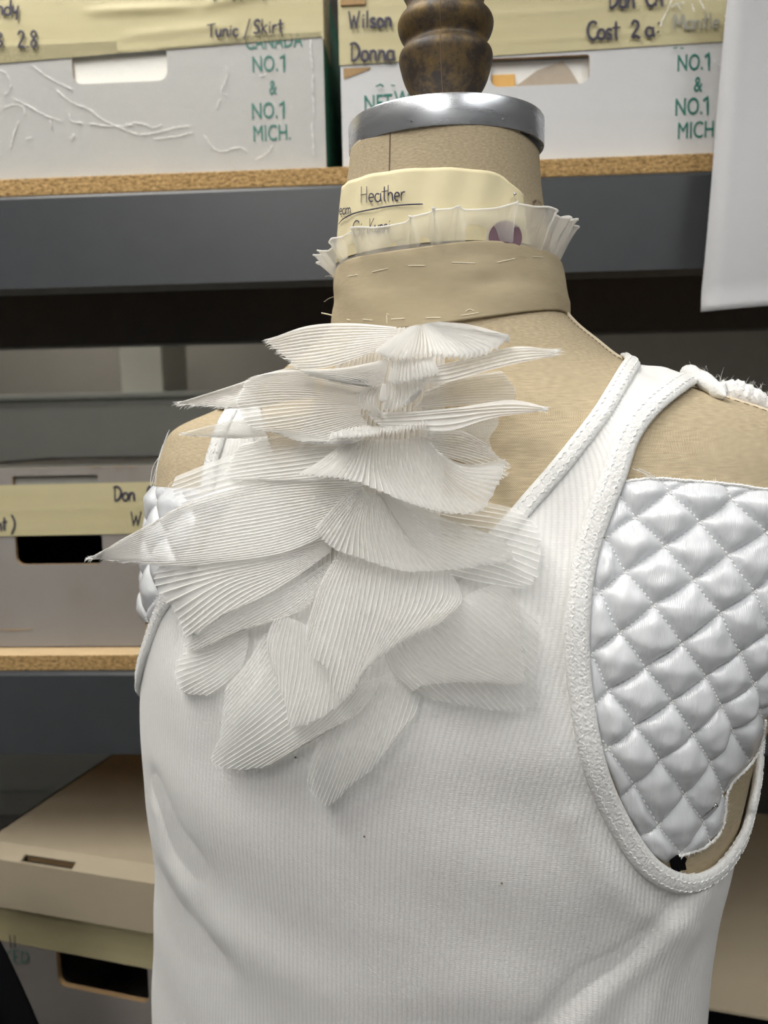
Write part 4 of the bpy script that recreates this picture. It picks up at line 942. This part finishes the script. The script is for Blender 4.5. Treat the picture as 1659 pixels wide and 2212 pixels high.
sm_ = MB(); a_ = [tuple(body(np.array([a]), np.array([b]), o_)[0][0]) for a, b, o_ in ((-.36, 1.4100, .003), (-.20, 1.4150, .004), (-.08, 1.4180, .0055), (.02, 1.4200, .007), (.08, 1.4205, .006), (.12, 1.4190, .002))]
fluffy(sm_, a_, .0040, 20, .002, .08); sm_.build('rolled_strap_edge', MAT['binding'], tank, True)
# ------------------------------------------------------------------ collar band with ruffle
col_ = empty('collar_band', (cc[0], cc[1], 1.455), 'cream muslin stand collar with basting stitches around the neck', 'collar')
def neckring(phi, z, off):
    """the neck's own section, kept from flaring into the shoulder below 1.468"""
    S = sec(np.maximum(z, 1.468)); c, s = np.cos(phi), np.sin(phi)
    X_ = (S[..., 0]+off)*np.sign(c)*np.abs(c)**(2/NEXP)+S[..., 2]; Y_ = (S[..., 1]+off)*np.sign(s)*np.abs(s)**(2/NEXP)
    return np.stack([X_*CT-Y_*ST, X_*ST+Y_*CT+S[..., 3], z], -1)
def ztop(phi): return 1.4890+.0015*np.cos(phi-.3)+.0012*np.sin(5*phi)*.5
def zbot(phi): return 1.4585-.0085*np.clip(-np.sin(phi+.15), 0, 1)**1.3+.002*np.cos(phi)
npn = 300; pc = np.linspace(-1.5*PI, .5*PI, npn+1)[:-1]; rows = 40; v = []; uvs = []
for lay in (0, 1):
    for j in range(rows):
        s = j/(rows-1); z = ztop(pc)*(1-s)+zbot(pc)*s
        wob = .0006*np.sin(3*pc+4*s)+.0005*np.sin(7*pc-6*s)*np.sin(PI*s)+.0012*np.exp(-((pc+1.05)/.16)**2-((s-.35)/.18)**2)-.0009*np.exp(-((pc+1.0)/.22)**2-((s-.55)/.12)**2)
        o_ = .0034+wob+.0022*s-.0004*np.exp(-(s/.04)**2) if lay == 0 else .0014+.0012*s
        v.append(neckring(pc, z, o_)); uvs.append(np.stack([pc*.062, z], 1))
v = np.concatenate(v); uvs = np.concatenate(uvs); f = []
for j in range(rows-1):
    for i in range(npn):
        i2 = (i+1) % npn; f.append((j*npn+i, (j+1)*npn+i, (j+1)*npn+i2, j*npn+i2)); q_ = (rows+j)*npn; f.append((q_+i, q_+i2, q_+npn+i2, q_+npn+i))
for i in range(npn):
    i2 = (i+1) % npn; f.append((i, i2, rows*npn+i2, rows*npn+i)); a = (rows-1)*npn; b = (2*rows-1)*npn; f.append((a+i, b+i, b+i2, a+i2))
mesh_obj('band', v, f, MAT['muslin'], col_, True, uvs)
cv, cf = v, f; CBVH = BVHTree.FromPolygons([tuple(p) for p in cv], cf)
def chit(px, py):
    d = ray(px, py); r_ = CBVH.ray_cast(Vector(CAM), Vector(d).normalized(), 3.0); return (np.array(r_[0]), np.array(r_[1])) if r_[0] else None
bm_ = MB()
for ln in ([(752, 597), (772, 594)], [(804, 588), (838, 580)], [(882, 574), (918, 574)], [(976, 567), (1026, 569)], [(1074, 567), (1112, 559)], [(1150, 555), (1172, 556)], [(1184, 555), (1205, 554)],
           [(750, 690), (758, 692)], [(784, 690), (805, 692)], [(845, 690), (874, 688)], [(920, 687), (952, 686)], [(996, 682), (1034, 676)], [(836, 698), (836, 676), (840, 680)], [(1006, 673), (1014, 668), (1024, 672)]):
    hs = [chit(*q_) for q_ in catmull(np.array(ln, float), 5)]
    if all(h is not None for h in hs): P = np.array([h[0]-np.sign(np.dot(h[1], h[0]-CAM))*h[1]*.0001 for h in hs]); bm_.tube(P, .00024, 5)
tag(bm_.build('basting_stitches', MAT['cream_thread'], col_), kind='stuff')
# ruffle above the band
nru = 900; pr = np.linspace(-1.5*PI, .5*PI, nru+1)[:-1]; rr_ = 22; v = []; uvs = []
fb = 22*pr+2.2*np.sin(5*pr+.6)+1.1*np.sin(9*pr); fold = np.tanh(2.2*np.sin(fb))+.5*np.sin(9*pr+2*np.sin(4*pr))
for j in range(rr_):
    s = j/(rr_-1); hgt = .0165+.0034*np.cos(pr-.1)+.0012*np.sin(9*pr+1)
    z = ztop(pr)-.0015+(hgt-.002)*s
    o_ = .0018+.0066*s**1.2+(fold*.0026)*(1-math.exp(-s*5))+.0055*s*s*np.clip(np.cos(pr+.1), 0, 1)**3+.0065*s*s*np.clip(np.cos(pr-PI+.25), 0, 1)**4
    o_ = np.maximum(o_, .0017)
    tw = .040*s*np.sin(fb+1.2); p = neckring(pr+tw, z, o_); v.append(p); uvs.append(np.stack([np.full(nru, s*.02), pr*.065], 1))
v = np.concatenate(v); uvs = np.concatenate(uvs)
f = [(j*nru+i, j*nru+(i+1) % nru, (j+1)*nru+(i+1) % nru, (j+1)*nru+i) for j in range(rr_-1) for i in range(nru)]
ru = mesh_obj('organza_ruffle', v, f, MAT['ruffle_mesh'], col_, True, uvs); tag(ru, 'sheer white gathered ruffle')
hem = MB(); e_ = v[-nru:]; hem.tube(np.concatenate([e_, e_[:1]]), .00045, 5); hem.build('ruffle_hem', MAT['organza_thick'], ru, True)
th_ = MB()
for ln in ([(694, 676), (708, 679), (726, 684), (740, 692)], [(726, 640), (712, 644), (700, 652)], [(722, 600), (712, 596), (702, 597)]):
    P = np.array([at_depth(a, b, .425) for a, b in catmull(np.array(ln, float), 12)]); th_.tube(P, .00035 if ln[0][0] == 694 else .0001, 5)
tag(th_.build('loose_threads', MAT['cream_thread'], col_), kind='stuff')

# ------------------------------------------------------------------ manila tag pinned on the neck
tagE = empty('paper_tag', tuple(body0(np.array([-1.6]), np.array([1.50]))[0]), 'cream manila tag with handwriting pinned around the neck', 'tag')
tl = np.array([(745, 402), (775, 388), (820, 376), (880, 368), (960, 365), (1030, 370), (1078, 381), (1100, 401), (1124, 424)], float)
tlp = np.array([to_pz(*q_) for q_ in catmull(tl, 60)]); tlp[0, 0] -= .18
fr = np.linspace(tlp[:, 0].min(), tlp[:, 0].max(), 80); o_ = np.argsort(tlp[:, 0]); ztp = np.interp(fr, tlp[o_, 0], tlp[o_, 1]); v = []; uvs = []
zb_ = 1.4905
for lay in (0, 1):
    for j in range(20):
        s = j/19; z = ztp*(1-s)+zb_*s; v.append(body(fr, z, np.full(80, (.0016 if lay == 0 else .0011))+.0008*np.sin(fr*9+2*s)**2)[0]); uvs.append(np.stack([fr*.06, z], 1))
v = np.concatenate(v); n0 = 80*20
f = [(j*80+i, (j+1)*80+i, (j+1)*80+i+1, j*80+i+1) for j in range(19) for i in range(79)]+[(n0+j*80+i, n0+j*80+i+1, n0+(j+1)*80+i+1, n0+(j+1)*80+i) for j in range(19) for i in range(79)]
f += [(i, i+1, n0+i+1, n0+i) for i in range(79)]+[(j*80+79, (j+1)*80+79, n0+(j+1)*80+79, n0+j*80+79) for j in range(19)]
mesh_obj('card', v, f, MAT['manila'], tagE, True, np.concatenate(uvs))
mk = mkn(.0028)
strokes('handwriting', write('Heather', 788, 441, 33, .045, .0, .80), mk, .00035, MAT['ink'], tagE, .0003)
strokes('handwriting', [catmull(np.array([(744, 486), (752, 476), (775, 464), (810, 456), (850, 449), (885, 446), (916, 445)], float), 30).tolist()], mk, .00035, MAT['ink'], tagE, .0003)
strokes('handwriting', write('eam', 745, 466, 24, .06, .0, .55), mk, .00033, MAT['ink'], tagE, .0003)
strokes('handwriting', write('Gin', 772, 512, 32, .06, .0, .75), mk, .00033, MAT['ink'], tagE, .0003)
strokes('handwriting', write('Kunni', 806, 506, 30, .06, .0, .62), mk, .00033, MAT['ink'], tagE, .0003)
dotc = np.array([(1085+34*math.cos(a), 516+36*math.sin(a)) for a in np.linspace(0, 2*PI, 33)[:-1]]); P = np.array([mk(*q_)[0] for q_ in dotc]); c_ = mk(1085, 516)[0]
mesh_obj('purple_dot', np.concatenate([P, [c_]]), [(i, 32, (i+1) % 32) for i in range(32)], MAT['purple_ink'], tagE)
pin(1102, 428, 1112, 419, .0030, .002, 'short steel pin holding the manila tag on the neck', .0007)

# ------------------------------------------------------------------ pleated jabot
jab = empty('pleated_jabot', tuple(at_depth(880, 706, .360)), 'white pleated organza jabot hanging from the collar over the chest', 'jabot')
def D0(px, py):
    d = .360+max(0, 900-px)*.000105-min(max(0, px-900), 300)*.000062
    if py < 800: d += (800-py)*.00007
    if py > 1350: d += (py-1350)*.00001
    h = hit(px, py)
    if h is not None: d = min(d, float(np.dot(h-CAM, -CR[:, 2]))-.0050)
    return d
LAYER = [0]
def petal(guides, lift0, lift1, mat='organza', amp=.0010, over=.24, rows=26, label=None, fray=0.0, curl=0.0, name='pleated_petal', sag=0.0, pitch=12.0):
    """guides: pleat lines from root to tip as photo points; each is carried to its own depth in front of the chest"""
    mid = np.array([catmull(np.array(g, float), 12)[8] for g in guides]); end = np.array([catmull(np.array(g, float), 12)[11] for g in guides])
    n = max(5, int(round(.5*(np.linalg.norm(np.diff(mid, axis=0), axis=1).sum()+np.linalg.norm(np.diff(end, axis=0), axis=1).sum())/pitch)))
    gl = []
    for g in guides:
        q_ = catmull(np.array([p[:2] for p in g], float), 12); s = np.linspace(0, 1, 12)
        dd = np.array([D0(a, b) for a, b in q_])
        for _ in range(2): dd[1:-1] = np.minimum(dd[1:-1], (dd[:-2]+2*dd[1:-1]+dd[2:])/4)
        lf = lift0+(lift1-lift0)*s**1.2+sag*np.sin(PI*s)
        P3 = np.array([at_depth(a, b, d-l) for (a, b), d, l in zip(q_, dd, lf)])
        gl.append(catmull(P3, rows))
    gl = np.array(gl); ng = len(gl)
    def across(u):
        """u array 0..1 -> (len(u), rows, 3) by smooth interpolation over the guides"""
        t = np.clip(np.asarray(u), -.02, 1.02)*(ng-1); i = np.clip(np.floor(t).astype(int), 0, ng-2); t = (t-i)[:, None, None]
        m_ = np.gradient(gl, axis=0) if ng > 2 else np.repeat((gl[1]-gl[0])[None], 2, 0)
        return (2*t**3-3*t**2+1)*gl[i]+(t**3-2*t**2+t)*m_[i]+(-2*t**3+3*t**2)*gl[i+1]+(t**3-t**2)*m_[i+1]
    jit = RNG.normal(0, .10, n+2)
    uA = (np.arange(n+1)+jit[:n+1]*.6)/n; uB = np.clip((np.arange(n)+1+over+.3*jit[:n])/n, 0, 1.01)
    SA = across(uA); SB = across(uB)
    def nrmv(S, u):
        e = .004; a = across(u+e)-across(u-e); b = np.gradient(S, axis=1); nn_ = np.cross(a, b); nn_ /= np.linalg.norm(nn_, axis=-1)[..., None]+1e-12
        sgn = np.sign(((CAM-S)*nn_).sum(-1).mean()); return nn_*sgn
    NA = nrmv(SA, uA); NB = nrmv(SB, uB); vv_ = np.linspace(0, 1, rows)
    prof_ = (.45+.55*np.sin(np.clip(vv_, 0, 1)*PI*.5))[None, :, None]
    # a little raggedness along the cut end of each pleat
    for S in (SA, SB):
        t_ = (S[:, -1]-S[:, -2]); S[:, -1] += t_*RNG.normal(0, .25, (len(S), 1))
    A_ = SA+0*NA; B_ = SB+NB*amp*1.7*prof_
    if curl: 
        B_ += NB*(curl*vv_**3)[None, :, None]; A_ += NA*(curl*vv_**3)[None, :, None]
    V = []; F = []; U = []
    FM = []
    def strip(p, q_, u0, u1, mi=0):
        FM.extend([mi]*(rows-1))
        b = len(V)*1; k = sum(len(x_) for x_ in V)
        V.append(p); V.append(q_)
        U.append(np.stack([vv_, np.full(rows, u0)], 1)); U.append(np.stack([vv_, np.full(rows, u1)], 1))
        F.extend((k+r_, k+r_+1, k+rows+r_+1, k+rows+r_) for r_ in range(rows-1))
    for k in range(n):
        strip(A_[k], B_[k], k/n, (k+1)/n)
        C_ = B_[k]+(A_[k]-B_[k])*.13+NB[k]*.00006; strip(C_, B_[k]+NB[k]*.00006, (k+.9)/n, (k+1)/n, 1)
        if k+1 <= n-1: strip(B_[k], A_[k+1], (k+1)/n, (k+1)/n, 1)
    o = mesh_obj(name, np.concatenate(V), F, MAT[mat], jab, True, np.concatenate(U))
    o.data.materials.append(MAT['pleat_fold']); o.data.polygons.foreach_set('material_index', FM)
    if label: o['label'] = label
    if fray:
        m = MB()
        for k in range(n):
            for _ in range(5):
                a = A_[k, -1]*(1-(r1 := RNG.random()))+B_[k, -1]*r1; t_ = A_[k, -1]-A_[k, -3]; t_ = t_/(np.linalg.norm(t_)+1e-9)
                d = t_*fray*RNG.uniform(.3, 1.0)+RNG.normal(0, fray*.22, 3); m.tube(np.array([a-t_*.001, a+d*.5, a+d+RNG.normal(0, fray*.12, 3)]), [.00013, .00010, .00004], 3)
        tag(m.build('frayed_fringe', MAT['thread'], o), kind='stuff')
    return o
T_ = 'organza_thin'; O_ = 'organza'; K_ = 'organza_thick'
def A(*lines): return [[(380+x*.5063, 680+y*.5063) for x, y in l] for l in lines]
def B(*lines): return [[(180+x*.6269, 1000+y*.6269) for x, y in l] for l in lines]
# gathered backing that carries the petals
petal([[(760, 740), (690, 850), (630, 1000), (610, 1120), (640, 1230)], [(790, 720), (760, 850), (720, 1000), (690, 1120), (690, 1230)], [(830, 712), (800, 850), (770, 1000), (745, 1150), (740, 1290)], [(880, 708), (850, 850), (830, 1000), (810, 1150), (810, 1330)], [(920, 708), (900, 850), (890, 1000), (880, 1150), (890, 1330)], [(960, 712), (960, 850), (960, 1000), (950, 1130), (960, 1290)]], .005, .005, K_, .0012, pitch=14, rows=40, name='gathered_backing')
# lowest layers first (they lie nearest the knit)
petal(B([(920, 740), (850, 900), (790, 1000), (772, 1080)], [(960, 740), (890, 900), (830, 1060), (800, 1142)], [(1010, 740), (950, 900), (900, 1050), (852, 1176)], [(1050, 740), (1010, 880), (970, 1000), (922, 1112)], [(1100, 740), (1070, 850), (1040, 960), (1002, 1050)], [(1162, 780), (1150, 840), (1130, 890), (1092, 942)]), .004, .007, T_, .0010)
petal(B([(620, 590), (560, 690), (498, 762)], [(690, 580), (600, 720), (490, 852)], [(760, 610), (640, 770), (474, 942)], [(840, 670), (700, 830), (448, 1022)], [(920, 730), (760, 900), (520, 1052)], [(980, 750), (850, 900), (640, 1042)], [(1040, 730), (940, 870), (760, 972)]), .006, .010, T_, .0011)
petal(B([(570, 540), (480, 590), (400, 600)], [(570, 580), (450, 655), (328, 690)], [(570, 630), (450, 720), (338, 782)], [(550, 700), (490, 760), (430, 802)]), .004, .005, T_, .0009)
petal(B([(1050, 60), (1250, 110), (1420, 140), (1502, 160)], [(1050, 110), (1250, 170), (1430, 200), (1571, 232)], [(1050, 180), (1250, 240), (1430, 270), (1577, 312)], [(1050, 260), (1250, 310), (1430, 345), (1562, 402)], [(1050, 330), (1200, 365), (1350, 405), (1500, 432)]), .004, .006, T_, .0010, pitch=15)
petal(B([(1050, 660), (1100, 760), (1180, 812)], [(1140, 630), (1250, 760), (1330, 837)], [(1220, 600), (1360, 740), (1462, 852)], [(1300, 560), (1450, 700), (1557, 826)], [(1380, 500), (1480, 600), (1564, 690)], [(1440, 420), (1510, 500), (1572, 560)]), .004, .006, T_, .0010, pitch=15)
petal(B([(1030, 640), (1060, 720), (1130, 792)], [(1060, 610), (1120, 700), (1190, 764)], [(1100, 575), (1200, 700), (1330, 757)], [(1160, 535), (1290, 670), (1472, 762)], [(1230, 500), (1370, 620), (1522, 742)], [(1310, 460), (1420, 550), (1512, 632)], [(1380, 430), (1450, 470), (1502, 522)], [(1420, 420), (1470, 438), (1502, 470)]), .007, .010, O_, .0011)
petal(B([(850, 335), (720, 420), (560, 500), (345, 625)], [(850, 360), (740, 450), (600, 530), (400, 642)], [(845, 385), (770, 470), (680, 530), (540, 582)], [(835, 400), (800, 470), (760, 510), (690, 542)]), .007, .008, T_, .0010, pitch=14)
petal(B([(655, 540), (632, 610), (640, 682)], [(690, 530), (660, 640), (665, 742)], [(730, 540), (710, 680), (698, 832)], [(770, 560), (760, 740), (716, 902)], [(810, 600), (800, 760), (760, 902)], [(850, 640), (850, 760), (832, 872)], [(890, 670), (890, 760), (902, 822)]), .009, .013, O_, .0010)
petal(B([(880, 305), (820, 410), (768, 562)], [(900, 310), (840, 450), (780, 652)], [(940, 322), (900, 480), (840, 705)], [(990, 330), (960, 500), (890, 812)], [(1060, 340), (1030, 520), (930, 792)], [(1130, 350), (1090, 520), (990, 702)], [(1200, 360), (1170, 500), (1070, 642)], [(1260, 380), (1260, 470), (1170, 582)], [(1292, 420), (1302, 480), (1232, 562)]), .010, .015, O_, .0012, rows=32)
petal(B([(890, 215), (700, 270), (480, 310), (280, 345)], [(880, 250), (700, 310), (480, 350), (250, 385)], [(875, 262), (690, 335), (480, 385), (265, 442)], [(870, 275), (690, 355), (500, 412), (325, 522)], [(862, 288), (700, 370), (520, 442), (348, 572)], [(855, 300), (720, 380), (560, 462), (365, 602)], [(850, 312), (740, 390), (620, 462), (440, 547)]), .011, .012, O_, .0011, rows=32, pitch=14)
petal(A([(790, 690), (690, 800), (600, 900)], [(800, 735), (700, 850), (622, 952)], [(810, 752), (740, 880), (680, 1002)], [(825, 760), (790, 900), (790, 1042)], [(840, 762), (840, 900), (880, 1072)], [(855, 762), (900, 920), (980, 1097)], [(865, 762), (960, 930), (1090, 1097)], [(872, 762), (1000, 940), (1220, 1087)], [(880, 762), (1050, 930), (1340, 1067)], [(890, 762), (1080, 890), (1442, 1042)], [(895, 755), (1120, 860), (1402, 962)]), .014, .016, O_, .0012, pitch=11, rows=30)
petal(B([(950, 40), (720, 50), (520, 80), (400, 120), (330, 165)], [(960, 80), (700, 98), (470, 138), (220, 220), (34, 322)], [(950, 108), (700, 150), (480, 190), (240, 250), (38, 325)], [(935, 140), (700, 210), (480, 250), (250, 290), (42, 328)], [(915, 175), (700, 260), (500, 300), (300, 325), (60, 331)], [(890, 220), (720, 300), (540, 335), (360, 347), (200, 338)]), .015, .015, O_, .0011, fray=.0028, pitch=12, rows=34)
petal(A([(720, 555), (480, 568), (240, 600), (0, 690)], [(720, 600), (480, 640), (240, 660), (-12, 742)], [(720, 650), (500, 690), (280, 722), (0, 792)], [(720, 690), (540, 730), (340, 765), (60, 832)]), .012, .010, O_, .0010)
petal(A([(770, 490), (580, 495), (430, 515), (290, 550)], [(760, 540), (560, 543), (400, 560), (250, 590)], [(750, 575), (560, 598), (400, 620), (234, 642)], [(740, 615), (580, 658), (420, 680), (230, 702)], [(740, 655), (640, 698), (540, 710), (400, 713)]), .016, .017, O_, .0010)
petal(A([(1080, 495), (1200, 488), (1302, 530)], [(1085, 525), (1230, 540), (1382, 612)], [(1090, 555), (1250, 590), (1427, 646)], [(1095, 590), (1250, 640), (1402, 702)]), .010, .010, T_, .0010, pitch=9)
petal(A([(720, 540), (620, 620), (520, 697)], [(760, 538), (680, 640), (610, 707)], [(790, 538), (740, 640), (700, 714)], [(830, 536), (810, 650), (800, 737)], [(880, 535), (880, 660), (930, 792)], [(930, 535), (950, 680), (1040, 832)], [(990, 532), (1030, 680), (1130, 857)], [(1040, 522), (1090, 660), (1230, 867)], [(1070, 530), (1150, 690), (1322, 842)], [(1085, 550), (1200, 680), (1382, 742)], [(1090, 580), (1240, 650), (1422, 642)]), .019, .023, O_, .0015, pitch=11, curl=.003, rows=30)
petal(A([(620, 440), (420, 430), (240, 450), (18, 505)], [(620, 470), (430, 480), (260, 490), (100, 516)], [(620, 510), (480, 510), (380, 519), (260, 516)]), .014, .010, T_, .0008, fray=.0022, pitch=7)
# middle tier
petal(A([(600, 205), (420, 240), (250, 298), (20, 372)], [(600, 250), (410, 290), (240, 330), (40, 384)], [(600, 300), (430, 335), (300, 370), (170, 393)], [(600, 350), (460, 372), (380, 392), (260, 402)]), .017, .020, K_, .0009, fray=.0035, pitch=6)
petal(A([(1060, 325), (1200, 268), (1390, 238)], [(1050, 350), (1200, 308), (1422, 280)], [(1040, 370), (1220, 340), (1452, 336)], [(1010, 400), (1200, 388), (1442, 372)]), .012, .012, O_, .0010, pitch=6)
petal(A([(800, 270), (640, 240), (500, 235), (400, 245)], [(800, 325), (620, 288), (460, 268), (320, 270)], [(790, 350), (620, 320), (450, 310), (284, 322)], [(780, 380), (620, 370), (440, 372), (268, 392)], [(790, 410), (640, 432), (480, 462), (330, 482)], [(800, 440), (680, 482), (560, 512), (440, 512)], [(820, 470), (740, 512), (660, 547), (540, 547)], [(850, 490), (820, 522), (780, 547), (680, 554)]), .022, .025, O_, .0012, pitch=8, rows=30)
petal(A([(700, 498), (680, 525), (660, 550)], [(800, 478), (810, 510), (800, 547)], [(880, 482), (890, 510), (900, 537)], [(980, 475), (990, 500), (1000, 522)], [(1070, 462), (1080, 480), (1087, 497)]), .024, .029, K_, .0022, pitch=8, rows=12, curl=.003)
petal(A([(810, 415), (1000, 413), (1200, 395), (1440, 363), (1577, 394)], [(840, 448), (1000, 438), (1200, 420), (1400, 405), (1572, 405)], [(880, 477), (1080, 492), (1180, 492), (1350, 442), (1562, 413)]), .024, .024, K_, .0010, fray=.0025, pitch=5)
petal(A([(820, 300), (778, 350), (786, 402)], [(840, 300), (800, 360), (830, 414)], [(862, 300), (832, 372), (872, 426)], [(884, 302), (864, 384), (896, 436)]), .025, .027, K_, .0018, pitch=8, rows=14)
petal(A([(900, 285), (895, 350), (880, 412)], [(940, 285), (940, 350), (925, 410)], [(980, 282), (985, 340), (975, 396)], [(1020, 275), (1030, 330), (1002, 380)], [(1075, 270), (1062, 320), (1032, 355)]), .026, .028, K_, .0018, pitch=8, rows=14)
petal(A([(950, 228), (1120, 213), (1300, 165), (1460, 133), (1622, 150)], [(980, 258), (1130, 240), (1300, 205), (1460, 170), (1617, 165)], [(1020, 287), (1140, 290), (1300, 252), (1450, 216), (1607, 186)]), .026, .026, K_, .0010, fray=.0030, pitch=5)
petal(A([(915, 195), (912, 250), (904, 297)], [(970, 198), (965, 250), (960, 300)], [(1030, 192), (1040, 240), (1050, 277)], [(1090, 185), (1110, 225), (1132, 257)]), .028, .031, K_, .0020, pitch=8, rows=12)
petal(A([(905, 190), (790, 215), (660, 230), (520, 232)], [(908, 215), (810, 245), (700, 268), (580, 262)], [(900, 250), (840, 275), (770, 296), (690, 290)], [(885, 292), (862, 302), (835, 310), (800, 306)]), .029, .030, K_, .0018, pitch=8, rows=18)
petal(A([(880, 295), (872, 330), (868, 370)], [(890, 297), (890, 330), (886, 374)], [(900, 295), (906, 330), (904, 366)]), .032, .033, K_, .0014, pitch=5, rows=10)
# top tier under the collar
petal(A([(942, 52), (740, 36), (560, 48), (393, 106)], [(942, 75), (740, 80), (560, 95), (408, 126)], [(935, 98), (740, 122), (580, 142), (440, 162)], [(905, 125), (740, 162), (600, 192), (488, 202)], [(865, 155), (760, 195), (640, 232), (518, 237)]), .018, .023, K_, .0012, fray=.0025, pitch=7)
petal(A([(1000, 62), (920, 110), (848, 166)], [(1020, 56), (960, 130), (900, 192)], [(1035, 52), (1010, 130), (980, 207)], [(1050, 48), (1060, 120), (1060, 187)], [(1065, 46), (1110, 120), (1150, 192)], [(1080, 44), (1170, 120), (1250, 192)], [(1090, 44), (1220, 110), (1340, 167)], [(1100, 44), (1240, 80), (1432, 106)], [(1120, 42), (1240, 53), (1392, 76)]), .022, .031, K_, .0022, pitch=9, over=.22, rows=22)
# backing net behind the right side of the jabot
def net():
    m = MB()
    def S(a, b): px = 910+a*(168-22*b+6*math.sin(9*b)); py = 880+b*110+18*a*(1-b); return at_depth(px, py, .347)
    for r_ in range(34):
        b0 = r_/34
        for k in range(45):
            a0 = (k+(.5 if r_ % 2 else 0))/46; a1 = a0+.5/46; b1 = b0+.5/34*.9
            if a1 > 1 or b1 > 1: continue
            m.tube(np.array([S(a0, b0), S(a1, b1), S(min(1, a1+.5/46), b0)]), .00012, 3)
            m.tube(np.array([S(a1, b1), S(a1, b0+1/34)]), .00012, 3)
    tag(m.build('backing_net', MAT['thread'], jab), kind='stuff')
net()
